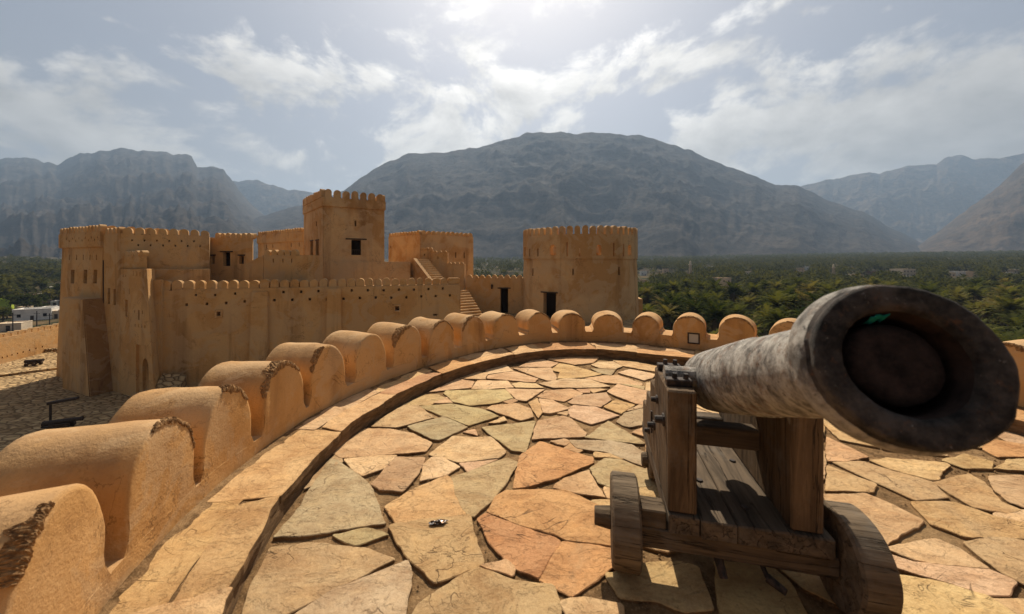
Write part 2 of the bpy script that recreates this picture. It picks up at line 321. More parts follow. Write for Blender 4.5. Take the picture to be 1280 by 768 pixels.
WOOD_L = wood('weathered_wood_long', (2.2, 0.22, 2.2), (0.060, 0.044, 0.030), (0.155, 0.112, 0.074), (0.025, 0.017, 0.012))
WOOD_X = wood('weathered_wood_cross', (0.22, 2.2, 2.2), (0.062, 0.043, 0.028), (0.16, 0.112, 0.068), (0.025, 0.016, 0.011))
WOOD_W = wood('wheel_wood', (0.22, 2.4, 2.4), (0.085, 0.060, 0.038), (0.20, 0.145, 0.093), (0.03, 0.021, 0.014))
# setting
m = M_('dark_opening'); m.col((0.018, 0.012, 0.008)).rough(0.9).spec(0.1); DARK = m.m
m = M_('door_wood'); m.col(m.mix(m.noise(4, 5, 0.6, stretch=(6, 6, 0.5)), (0.022, 0.013, 0.007), (0.075, 0.042, 0.02))).rough(0.8); DOORW = m.m
m = M_('yard_cobbles'); cell = m.voro(2.2, 'F1', 'Color', stretch=(0.75, 1.25, 1)); edge = m.voro(2.2, 'DISTANCE_TO_EDGE', 'Distance', stretch=(0.75, 1.25, 1))
c = m.mix(m.ramp(m.noise(0.5, 6, 0.6), [(0.35, 0), (0.65, 1)]), (0.46, 0.30, 0.145), (0.62, 0.43, 0.225)); cv = m.n.new('ShaderNodeSeparateXYZ'); m.l.new(cell, cv.inputs[0]); c = m.mix(0.35, c, m.mix(1.0, c, cv.outputs[0], 'MULTIPLY')); c = m.mix(m.ramp(edge, [(0.03, 0.8), (0.12, 0)]), c, (0.13, 0.08, 0.04))
m.col(c).rough(0.95).spec(0.1); m.bump(m.ramp(edge, [(0.0, 0), (0.25, 1)]), 0.9, 0.12); YARD = m.m
m = M_('oasis_soil'); m.col(m.mix(m.ramp(m.noise(0.06, 8, 0.6), [(0.45, 0), (0.65, 1)]), (0.028, 0.028, 0.010), (0.13, 0.085, 0.042))).rough(0.95).spec(0.05); SOIL = m.m
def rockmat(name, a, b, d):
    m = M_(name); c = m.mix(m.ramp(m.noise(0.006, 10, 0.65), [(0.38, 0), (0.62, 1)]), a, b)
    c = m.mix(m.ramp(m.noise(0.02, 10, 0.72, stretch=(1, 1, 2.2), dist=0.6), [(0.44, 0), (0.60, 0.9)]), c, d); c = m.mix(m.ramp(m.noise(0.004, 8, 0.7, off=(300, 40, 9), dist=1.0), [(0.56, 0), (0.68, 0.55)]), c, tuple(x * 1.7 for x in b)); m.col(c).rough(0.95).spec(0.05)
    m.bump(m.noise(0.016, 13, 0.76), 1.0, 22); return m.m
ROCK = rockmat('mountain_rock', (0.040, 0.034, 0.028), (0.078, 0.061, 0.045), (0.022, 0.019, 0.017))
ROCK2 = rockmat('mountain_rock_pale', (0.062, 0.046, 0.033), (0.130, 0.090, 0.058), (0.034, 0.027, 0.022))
def leafy(m, c):                                  # thin leaves: light comes through as well as off them
    df, tr, mx = m.n.new('ShaderNodeBsdfDiffuse'), m.n.new('ShaderNodeBsdfTranslucent'), m.n.new('ShaderNodeMixShader'); mx.inputs[0].default_value = 0.38
    m.l.new(c, df.inputs[0]); m.l.new(m.mix(1.0, c, (1.25, 1.2, 0.6), 'MULTIPLY'), tr.inputs[0]); m.l.new(df.outputs[0], mx.inputs[1]); m.l.new(tr.outputs[0], mx.inputs[2])
    m.l.new(mx.outputs[0], m.n['Material Output'].inputs[0]); m.n.remove(m.b)
m = M_('palm_leaf'); r = m.rnd(); c = m.ramp(r, [(0.0, (0.020, 0.032, 0.009)), (0.45, (0.050, 0.060, 0.016)), (0.8, (0.105, 0.105, 0.030)), (1.0, (0.16, 0.125, 0.050))]); c = m.mix(m.ramp(m.noise(1.5, 4), [(0.45, 0), (0.7, 0.5)]), c, (0.13, 0.115, 0.045)); leafy(m, c); LEAF = m.m
m = M_('grove_leaf'); c = m.mix(m.ramp(m.noise(0.11, 3, 0.6), [(0.36, 0), (0.64, 1)]), (0.018, 0.026, 0.008), (0.085, 0.082, 0.025)); c = m.mix(m.ramp(m.noise(0.012, 4, 0.6), [(0.42, 0), (0.62, 0.6)]), c, (0.022, 0.030, 0.010)); c = m.mix(m.ramp(m.noise(0.9, 3), [(0.45, 0), (0.7, 0.6)]), c, (0.105, 0.090, 0.036)); leafy(m, c); GROVE = m.m
m = M_('dry_frond'); m.col(m.mix(m.noise(2, 4), (0.13, 0.085, 0.04), (0.22, 0.15, 0.075))).rough(0.9).spec(0.1); DRY = m.m
m = M_('palm_bark'); m.col(m.mix(m.noise(6, 6, 0.6, stretch=(1, 1, 3)), (0.075, 0.052, 0.034), (0.17, 0.12, 0.08))).rough(0.95).spec(0.1); m.bump(m.noise(9, 4, stretch=(1, 1, 3)), 0.8, 0.05); BARK = m.m
def paint(name, a, b=None):
    m = M_(name); m.col(m.mix(m.ramp(m.noise(0.5, 6, 0.6), [(0.35, 0), (0.7, 1)]), a, b or tuple(x * 0.72 for x in a))).rough(0.85).spec(0.2); return m.m
WHITE, CREAM, TAN, LIME, ROOFB = paint('white_wall', (0.82, 0.77, 0.69)), paint('cream_wall', (0.72, 0.57, 0.40)), paint('tan_wall', (0.58, 0.41, 0.25)), paint('lime_wall', (0.42, 0.50, 0.05)), paint('brown_roof', (0.20, 0.10, 0.055))
TEAL, GLASS, ZINC = paint('teal_plastic', (0.012, 0.27, 0.24), (0.01, 0.20, 0.18)), paint('frosted_glass', (0.62, 0.56, 0.46)), paint('galvanised', (0.30, 0.28, 0.25))
m = M_('foil'); m.col(m.mix(m.ramp(m.noise(60, 3), [(0.54, 0), (0.60, 1)]), (0.05, 0.03, 0.018), (0.60, 0.54, 0.47))).rough(0.32); m.b.inputs['Metallic'].default_value = 0.9; FOIL = m.m  # pale specks put the wrapper's glints into its colour
# ------------------------------------------------------------------ terrain, courtyard, mountains, haze
def smooth(a, b, x): t = np.clip((x - a) / (b - a), 0, 1); return t * t * (3 - 2 * t)
def plain_z(X, Y):
    d = np.hypot(X, np.maximum(Y, 0)); low = -24.0 + 33.0 * np.clip((d - 260) / 1150, 0, 1.4)
    low = low + 1.2 * (fbm(np.stack([X / 40, Y / 40, X * 0], -1), 3) - 0.5) * 2
    dx = np.maximum(np.maximum(-74 - X, X - 17), 0); dy = np.maximum(np.maximum(-24 - Y, Y - 54), 0); e = smooth(0, 9, np.hypot(dx, dy))
    return -9.35 * (1 - e) + low * e
a = np.concatenate([np.linspace(-math.pi, -1.15, 40), np.linspace(-1.12, 1.12, 190), np.linspace(1.15, math.pi, 40)])
r = np.concatenate([[0.5], np.geomspace(4, 5200, 150)])
A, RR = np.meshgrid(a, r, indexing='ij'); X, Y = np.sin(A) * RR, np.cos(A) * RR; Z = plain_z(X, Y)
idx = np.arange(A.size).reshape(A.shape)
Q = np.stack([idx[:-1, :-1], idx[1:, :-1], idx[1:, 1:], idx[:-1, 1:]], -1).reshape(-1, 4)[:, ::-1]
g = link('ground', np_mesh('ground', np.stack([X, Y, Z], -1).reshape(-1, 3), Q, True), SOIL); g["kind"] = 'structure'
# fort yard: cobbled, gently falling to the left
nx, ny = 60, 50
X, Y = np.meshgrid(np.linspace(-70, 15, nx), np.linspace(-20, 52, ny), indexing='ij')
Z = -9.0 + 0.5 * smooth(-24, -12, X) + 0.10 * (fbm(np.stack([X / 4, Y / 4, X * 0], -1), 3) - 0.5)
idx = np.arange(X.size).reshape(X.shape); Q = np.stack([idx[:-1, :-1], idx[1:, :-1], idx[1:, 1:], idx[:-1, 1:]], -1).reshape(-1, 4)
g = link('courtyard', np_mesh('courtyard', np.stack([X, Y, Z], -1).reshape(-1, 3), Q, True), YARD); g["kind"] = 'structure'
mb = MB(); mb.prism([Vector(p) for p in ((-4.4, 34.6, -9.6), (12.5, 31.0, -9.6), (15.5, 50, -9.6), (-13, 50, -9.6), (-10.5, 38, -9.6))], [Vector(p) for p in ((-4.4, 34.9, -4.5), (12.2, 31.3, -4.5), (15.0, 49.6, -4.5), (-12.6, 49.6, -4.5), (-10.5, 38, -4.5))])
g = mb.build('upper_yard', YARD); g["kind"] = 'structure'

def interp(pts, x):
    p = np.array(pts, float); return np.interp(x, p[:, 0], p[:, 1])
def mountain(name, ridge, d_ridge, d_foot, mat, cols, rows=110, seed=0, gul=0.10, foot_y=327, power=1.15, jag=2.2, zf=-4.0):
    xs = np.linspace(ridge[0][0], ridge[-1][0], cols); y = interp(ridge, xs)
    y = y + jag * (fbm(np.stack([xs / 9, xs * 0 + seed, xs * 0], -1), 4) - 0.5) * 2
    dr = d_ridge * (1 + 0.10 * (fbm(np.stack([xs / 130, xs * 0, xs * 0 + seed], -1), 2) - 0.5)) if not callable(d_ridge) else d_ridge(xs)
    df = d_foot * (1 + 0.22 * (fbm(np.stack([xs / 70, xs * 0 + 3, xs * 0 + seed], -1), 3) - 0.5))
    t = np.concatenate([np.linspace(0, 1, rows), np.linspace(1.03, 1.6, 16)]); T, XS = np.meshgrid(t, xs, indexing='ij')
    D = df[None] + (dr - df)[None] * T; zr = CZ + (HZ - y) / F * dr
    tt = np.clip(T, 0, 1); prof = tt ** power; back = np.clip((T - 1) / 0.6, 0, 1)
    # ribs and gullies running down the slope, forking towards the foot
    w = fbm(np.stack([XS / 60, T * 2.5, XS * 0 + seed], -1), 3, s=2) - 0.5
    u = XS * d_ridge / F / 1000.0 if not callable(d_ridge) else XS * np.mean(dr) / F / 1000.0
    g1 = fbm(np.stack([u * 3.2 + w * 1.6, T * 1.3, XS * 0 + seed], -1), 6, ridged=True, s=3, gain=0.55)
    g2 = fbm(np.stack([u * 11 + w * 3, T * 5.0, XS * 0 + seed + 4], -1), 5, ridged=True, s=5, gain=0.6)
    Xw, Zw = (XS - 640) / F * D, zf + (zr[None] - zf) * prof
    g3 = fbm(np.stack([Xw / 420 + w * 0.8, D / 420, Zw / 300 + seed], -1), 7, ridged=True, s=7, gain=0.58)
    env = np.sin(np.pi * np.clip(tt, 0.0, 1)) ** 0.6
    Zm = zf + (zr[None] - zf) * prof * (1 - back ** 1.2) + (zr[None] - zf) * env * gul * ((g1 - 0.45) * 1.1 + (g2 - 0.4) * 0.6 + (g3 - 0.42) * 1.9)
    D = D * (1 + 0.03 * env * (g1 - 0.4))
    P = np.stack([(XS - 640) / F * D, D, Zm], -1); idx = np.arange(XS.size).reshape(XS.shape)
    Q = np.stack([idx[:-1, :-1], idx[:-1, 1:], idx[1:, 1:], idx[1:, :-1]], -1).reshape(-1, 4)
    o = link(name, np_mesh(name, P.reshape(-1, 3), Q, True), mat); o["kind"] = 'structure'; return o
mountain('mountain_center', [(180, 322), (240, 305), (290, 286), (320, 273), (345, 264), (378, 256), (405, 250), (430, 238), (460, 216), (480, 205), (510, 193), (560, 190), (600, 184), (640, 173), (660, 166), (700, 165), (720, 168), (740, 165), (770, 168), (800, 169), (820, 175), (860, 187), (900, 205), (930, 216), (950, 223), (970, 231), (992, 231), (1010, 238), (1040, 252), (1080, 266), (1110, 283), (1150, 303), (1190, 316), (1260, 326)], 2700, 1350, ROCK, 420, seed=1, gul=0.085)
mountain('mountain_left', [(-330, 240), (-200, 215), (-100, 205), (0, 199), (30, 197), (60, 203), (72, 206), (82, 200), (100, 193), (150, 186), (200, 190), (240, 195), (247, 208), (258, 211), (268, 208), (280, 210), (283, 217), (300, 240), (330, 270), (370, 300), (420, 322)], 3300, 640, ROCK, 330, seed=5, gul=0.10, zf=-26.0, power=1.6, jag=3.2, rows=160)
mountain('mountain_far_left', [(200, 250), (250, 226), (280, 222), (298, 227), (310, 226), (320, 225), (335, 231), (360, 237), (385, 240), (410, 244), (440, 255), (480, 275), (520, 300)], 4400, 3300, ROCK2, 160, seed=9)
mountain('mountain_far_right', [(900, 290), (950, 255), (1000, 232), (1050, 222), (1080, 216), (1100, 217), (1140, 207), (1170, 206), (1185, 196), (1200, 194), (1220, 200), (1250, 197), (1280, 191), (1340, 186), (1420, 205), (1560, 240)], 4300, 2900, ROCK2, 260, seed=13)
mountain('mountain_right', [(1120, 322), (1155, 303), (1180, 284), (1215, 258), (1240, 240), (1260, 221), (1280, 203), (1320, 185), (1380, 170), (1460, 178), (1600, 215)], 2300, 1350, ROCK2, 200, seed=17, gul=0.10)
mb = MB(); mb.box((-5200, -300, -40), (10400, 0, 0), (0, 6500, 0), (0, 0, 1290)); hz_ = mb.build('haze', None); hz_["kind"] = 'stuff'
hm = bpy.data.materials.new('haze'); hm.use_nodes = True; hm.node_tree.nodes.clear()
pv = hm.node_tree.nodes.new('ShaderNodeVolumePrincipled'); pv.inputs['Color'].default_value = (0.54, 0.73, 1.0, 1); pv.inputs['Density'].default_value = 0.000115; pv.inputs['Anisotropy'].default_value = 0.25
ho = hm.node_tree.nodes.new('ShaderNodeOutputMaterial'); hm.node_tree.links.new(pv.outputs[0], ho.inputs['Volume']); hz_.data.materials.clear(); hz_.data.materials.append(hm)
# ------------------------------------------------------------------ the round bastion we stand on
C0 = np.array([1.45, 2.60])
RL = np.array([(-180, 2.93), (-150, 2.90), (-108, 2.85), (-90, 2.85), (-66, 2.86), (-54, 2.92), (-37, 2.99), (-25, 3.08), (-14, 3.12), (-2, 3.07), (6, 2.92), (14, 2.77), (30, 2.77), (50, 2.87), (78, 3.00), (120, 3.00), (180, 2.93)], float)
RP = np.array([(-180, 3.42), (-150, 3.38), (-110, 3.28), (-60, 3.27), (-45, 3.34), (-32, 3.50), (-20, 3.60), (-10, 3.66), (-2, 3.62), (8, 3.50), (20, 3.30), (40, 3.28), (78, 3.45), (120, 3.46), (180, 3.42)], float)
def radius(tab, deg):
    d = np.asarray(deg, float); o = 0
    for k in (-6, -3, 0, 3, 6): o = o + np.interp((d + k + 180) % 360 - 180, tab[:, 0], tab[:, 1])
    return o / 5
TH = np.linspace(-180, 180, 1441); rr = radius(RP, TH)
CP = np.stack([C0[0] + rr * np.sin(np.radians(TH)), C0[1] + rr * np.cos(np.radians(TH))], 1)
SS = np.concatenate([[0], np.cumsum(np.hypot(*np.diff(CP, axis=0).T))])
def wallpt(s, d, z):                              # along the parapet's inner line, outward, up
    s = s % SS[-1]; p = np.array([np.interp(s, SS, CP[:, 0]), np.interp(s, SS, CP[:, 1])])
    e = 0.15; t = np.array([np.interp((s + e) % SS[-1], SS, CP[:, k]) - np.interp((s - e) % SS[-1], SS, CP[:, k]) for k in (0, 1)]); t /= np.hypot(*t)
    n = np.array([-t[1], t[0]]); n = n if np.dot(n, p - C0) > 0 else -n
    q = p + n * d; return (q[0], q[1], z)
def polar(deg, r): return (C0[0] + r * math.sin(R(deg)), C0[1] + r * math.cos(R(deg)))

SILL, TOPZ, LEDZ, THK = 0.235, 0.715, 0.13, 0.56
bastion = empty('bastion', (C0[0], C0[1], -9.0))
tag(bastion, 'round ochre plastered gun bastion the cannon stands on, ringed by fat rounded merlons', 'bastion')
# parapet and outer body
def wobble(P): return (np.stack([vnoise3(P * 3.2 + 9 * j) for j in range(3)], 1) - 0.5) * np.array([0.030, 0.030, 0.022]) + (np.stack([vnoise3(P * 9 + 5 * j) for j in range(3)], 1) - 0.5) * 0.010
n = 260
def sill_at(s): d = float(np.interp(s % SS[-1], SS, TH)); return SILL + 0.075 * float(np.clip((d + 75) / 95, 0, 1)) * float(np.clip((175 - d) / 60, 0, 1))
prof = [(0.0, 0.10), (0.0, 0.17), (0.0, SILL - 0.004), (0.0, SILL - 0.0008), (0.001, SILL), (0.006, SILL), (0.28, SILL + 0.008), (THK - 0.03, SILL - 0.006), (THK, SILL - 0.03), (THK + 0.01, -0.4), (THK + 0.12, -3.0), (THK + 0.3, -6), (THK + 0.5, -9.4)]
V = []
for i in range(n):
    s = SS[-1] * i / n
    for d, z in prof: V.append(wallpt(s, d, z + (sill_at(s) - SILL if z > 0.19 else 0)))
V = np.array(V); k = len(prof)
V += wobble(V)
Q = np.array([(i * k + j, ((i + 1) % n) * k + j, ((i + 1) % n) * k + j + 1, i * k + j + 1) for i in range(n) for j in range(k - 1)])
place(link('parapet_wall', np_mesh('parapet_wall', V, Q[:, ::-1], True), PL_NEAR), bastion)

def make_merlon(s0, w, seed):
    rs = np.random.default_rng(seed); hw = w / 2; SILL = sill_at(s0); dg_ = np.interp(s0 % SS[-1], SS, TH); top_z = TOPZ - 0.015 - 0.10 * math.exp(-((dg_ - 2) / 34) ** 2); st = max(0.34 * (top_z - SILL), 0.05); hr = top_z - SILL - st
    top = rs.uniform(-0.012, 0.012); prof = [(-hw - 0.030, -0.012), (-hw - 0.012, 0.012), (-hw - 0.003, 0.045)] + [(-hw, st * t) for t in (0.35, 0.7)]
    na = 18; prof += [(-hw * math.cos(math.pi * i / na), st + hr * math.sin(math.pi * i / na)) for i in range(na + 1)]
    prof += [(hw, st * t) for t in (0.7, 0.35)] + [(hw + 0.003, 0.045), (hw + 0.012, 0.012), (hw + 0.030, -0.012)]
    ds = [(0.0, 0.013), (0.004, 0.004), (0.014, 0.0)] + [(THK * t, 0.0) for t in (0.15, 0.3, 0.45, 0.6, 0.75, 0.88)] + [(THK - 0.03, 0.004), (THK - 0.006, 0.02), (THK, 0.045)]
    V = []; m_ = len(prof)
    for d, ins in ds:
        for x, z in prof:
            f = 1 - ins / hw * min(max(z, 0) / 0.12, 1); V.append(wallpt(s0 + x * f, d, SILL + z * f + top * (max(z, 0) / 0.4)))
    V.append(wallpt(s0, THK, SILL + 0.18)); b = len(V) - 1; rings = [0]
    for f_ in (0.8, 0.6, 0.4, 0.2, 0.0):          # inner face follows the curve of the wall down to the sill
        rings.append(len(V)); V += [wallpt(s0 + x * (1 - 0.013 / hw * min(max(z * f_, 0) / 0.12, 1)), 0.0, SILL + (z if z < 0 else z * f_) + (top / 0.4) * max(z, 0) * f_) for x, z in prof]
    V = np.array(V); V += wobble(V)
    fs = [(i * m_ + j, (i + 1) * m_ + j, (i + 1) * m_ + j + 1, i * m_ + j + 1) for i in range(len(ds) - 1) for j in range(m_ - 1)]
    e = (len(ds) - 1) * m_
    for r0_, r1_ in zip(rings, rings[1:]): fs += [(r0_ + j, r0_ + j + 1, r1_ + j + 1, r1_ + j) for j in range(m_ - 1)]
    fs += [(b, e + j + 1, e + j) for j in range(m_ - 1)] + [(b, e, e + m_ - 1)]
    me = mesh_from('merlon', V, fs, True); bm = bmesh.new(); bm.from_mesh(me); bmesh.ops.dissolve_degenerate(bm, dist=2e-4, edges=bm.edges[:]); bmesh.ops.recalc_face_normals(bm, faces=bm.faces); bm.to_mesh(me); bm.free()
    o = place(link('merlon', me, PL_NEAR), bastion)
    if rs.random() < 0.88:                        # plaster broken away along the arris, stones and mud showing
        a0 = rs.uniform(0.02, 0.5) * math.pi; a1 = min(a0 + rs.uniform(0.25, 0.75) * math.pi, 0.99 * math.pi); nn = 60; V = []; hh = rs.uniform(0.6, 1.25)
        for i in range(nn + 1):
            t = i / nn; ph = a0 + (a1 - a0) * t; kf = (math.sin(math.pi * min(max(t, 0.02), 0.98)) ** 0.45) * hh * (0.35 + 1.2 * vnoise3(np.array([[t * 9, seed, 0]]))[0])
            for d, q in ((0.010, -0.030 * kf), (0.000, -0.025 * kf), (-0.002, -0.017 * kf), (-0.002, -0.008 * kf), (0.003, 0.001), (0.014 * kf, 0.003), (0.026 * kf, 0.003), (0.038 * kf, 0.003), (0.050 * kf, 0.003), (0.060 * kf, 0.002), (0.064 * kf + 0.004, -0.008)):
                q += (rs.random() - 0.5) * 0.009; d += (rs.random() - 0.5) * 0.006
                f = 1 + q / hw; V.append(wallpt(s0 - hw * math.cos(ph) * f, d - 0.002, SILL + st + top + hr * math.sin(ph) * f))
        V = np.array(V); V += wobble(V); fs = [(i * 11 + j, (i + 1) * 11 + j, (i + 1) * 11 + j + 1, i * 11 + j + 1) for i in range(nn) for j in range(10)]
        r_ = link('exposed_rubble', mesh_from('exposed_rubble', V, fs), RUBBLE); r_.parent = o; r_.matrix_parent_inverse = o.matrix_parent_inverse.inverted() if False else Matrix()
        bpy.context.view_layer.update(); r_.matrix_parent_inverse = o.matrix_world.inverted()
    return o
MER_EDGE = [4.07, 4.66, 5.17, 5.75, 6.28, 6.84, 7.43, 8.00, 8.61, 9.25, 9.87, 10.46, 11.06, 11.66, 12.32, 12.94]      # hand-built, so not quite evenly spaced
rest = SS[-1] - (MER_EDGE[-1] - MER_EDGE[0]); n_r = int(round(rest / 0.593))
MER_EDGE += [MER_EDGE[-1] + rest * k / n_r for k in range(1, n_r)]; MER = []
for i, e_ in enumerate(MER_EDGE): w_ = 0.452 + 0.018 * math.sin(i * 2.3); MER.append(make_merlon(e_ - w_ / 2, w_, 100 + i))

# stones: irregular slabs with broken edges
PAL = {'y': [(0.67, 0.445, 0.225), (0.71, 0.49, 0.265), (0.63, 0.405, 0.20)], 'r': [(0.62, 0.345, 0.16), (0.60, 0.33, 0.155)], 'g': [(0.49, 0.370, 0.20), (0.54, 0.405, 0.22)], 't': [(0.56, 0.38, 0.185), (0.58, 0.40, 0.205)]}
class Stones:
    def __init__(s): s.v = []; s.f = []; s.c = []; s.m = []
    def add(s, pts, kind, z=0.0, thick=0.05, tilt=0.012, rough=0.007, seed=0, shrink=0.0, step=0.028):
        pts = np.array(pts, float); ar = 0.5 * np.sum(pts[:, 0] * np.roll(pts[:, 1], -1) - np.roll(pts[:, 0], -1) * pts[:, 1])
        if abs(ar) < 0.003: return
        if ar < 0: pts = pts[::-1]
        c = pts.mean(0)
        if shrink: pts = c + (pts - c) * (1 - shrink / max(np.sqrt(abs(ar)) / 2, 0.02))
        cc = pts.mean(0); rd = np.hypot(*(pts - cc).T)[:, None]; pts = cc + (pts - cc) * (1 + 0.016 / np.maximum(rd, 0.05)); out = []; m_ = len(pts)
        for i in range(m_):                        # clip the corners a little, then subdivide
            a, b, d = pts[i - 1], pts[i], pts[(i + 1) % m_]
            la, lb = np.hypot(*(b - a)), np.hypot(*(d - b)); kk = 0.010
            out.append(b + (a - b) * min(kk / max(la, 1e-6), 0.3)); out.append(b + (d - b) * min(kk / max(lb, 1e-6), 0.3))
        ring = []
        for i in range(len(out)):
            a, b = out[i], out[(i + 1) % len(out)]; q = max(1, int(np.hypot(*(b - a)) / step)); ring += [a + (b - a) * t / q for t in range(q)]
        ring = np.array(ring); P3 = np.c_[ring * 5.5, np.full(len(ring), seed)]
        ring = ring + (np.stack([fbm(P3, 3), fbm(P3 + 50, 3)], 1) - 0.5) * rough * 4.0 + (np.stack([fbm(P3 * 5, 3), fbm(P3 * 5 + 50, 3)], 1) - 0.5) * 0.016
        rs = np.random.default_rng(seed + 5); g = (rs.random(2) - 0.5) * tilt; h = z + (rs.random() - 0.5) * 0.006
        topz = lambda q: h + (q - c) @ g
        nr = len(ring); o = len(s.v); d = c - ring; L = np.hypot(*d.T)[:, None]; i1 = ring + d / L * 0.004; i2 = ring + d / L * np.minimum(0.04, L * 0.3); i3 = c + (ring - c) * 0.5
        for q, dz in ((ring, None), (ring, -0.0045), (i1, -0.0005), (i2, 0.0), (i3, 0.0)):
            for p in q: s.v.append((p[0], p[1], h - thick if dz is None else topz(p) + dz + (vnoise3(np.array([[p[0] * 9, p[1] * 9, seed]]))[0] - 0.5) * (0.006 if dz == 0.0 else 0.003)))
        s.v.append((c[0], c[1], topz(c))); nf = len(s.f)
        for L_ in range(4): s.f += [(o + L_ * nr + i, o + L_ * nr + (i + 1) % nr, o + (L_ + 1) * nr + (i + 1) % nr, o + (L_ + 1) * nr + i) for i in range(nr)]
        s.f += [(o + 4 * nr + i, o + 4 * nr + (i + 1) % nr, o + 5 * nr) for i in range(nr)]
        s.m += [1] * nr + [0] * (len(s.f) - nf - nr); p_ = PAL[kind]; col = np.array(p_[rs.integers(len(p_))]) * rs.uniform(0.90, 1.06) * np.array([1, rs.uniform(0.93, 1.02), rs.uniform(0.86, 1.08)]); s.c += [col] * (len(s.f) - nf)
    def build(s, name, mats):
        me = mesh_from(name, s.v, s.f); at = me.color_attributes.new('stone', 'FLOAT_COLOR', 'CORNER'); k = 0
        vals = np.ones((len(me.loops), 4), np.float32)
        for f, c in zip(s.f, s.c): vals[k:k + len(f), :3] = c; k += len(f)
        at.data.foreach_set('color', vals.ravel()); o = link(name, me, mats); me.polygons.foreach_set('material_index', np.array(s.m, np.int32)); return o
def crop(ox, oy, sc, pts): return [tuple(onz(ox + x / sc, oy + y / sc, 0.0)[:2]) for x, y in pts]
A_, B_, C_, D_, E_, F_, G_, Z_ = (480, 430, 6.4), (660, 430, 6.4), (400, 520, 6.4), (580, 520, 4.8), (290, 580, 4.083), (480, 640, 4.267), (1020, 530, 3.227), (740, 580, 4.086)
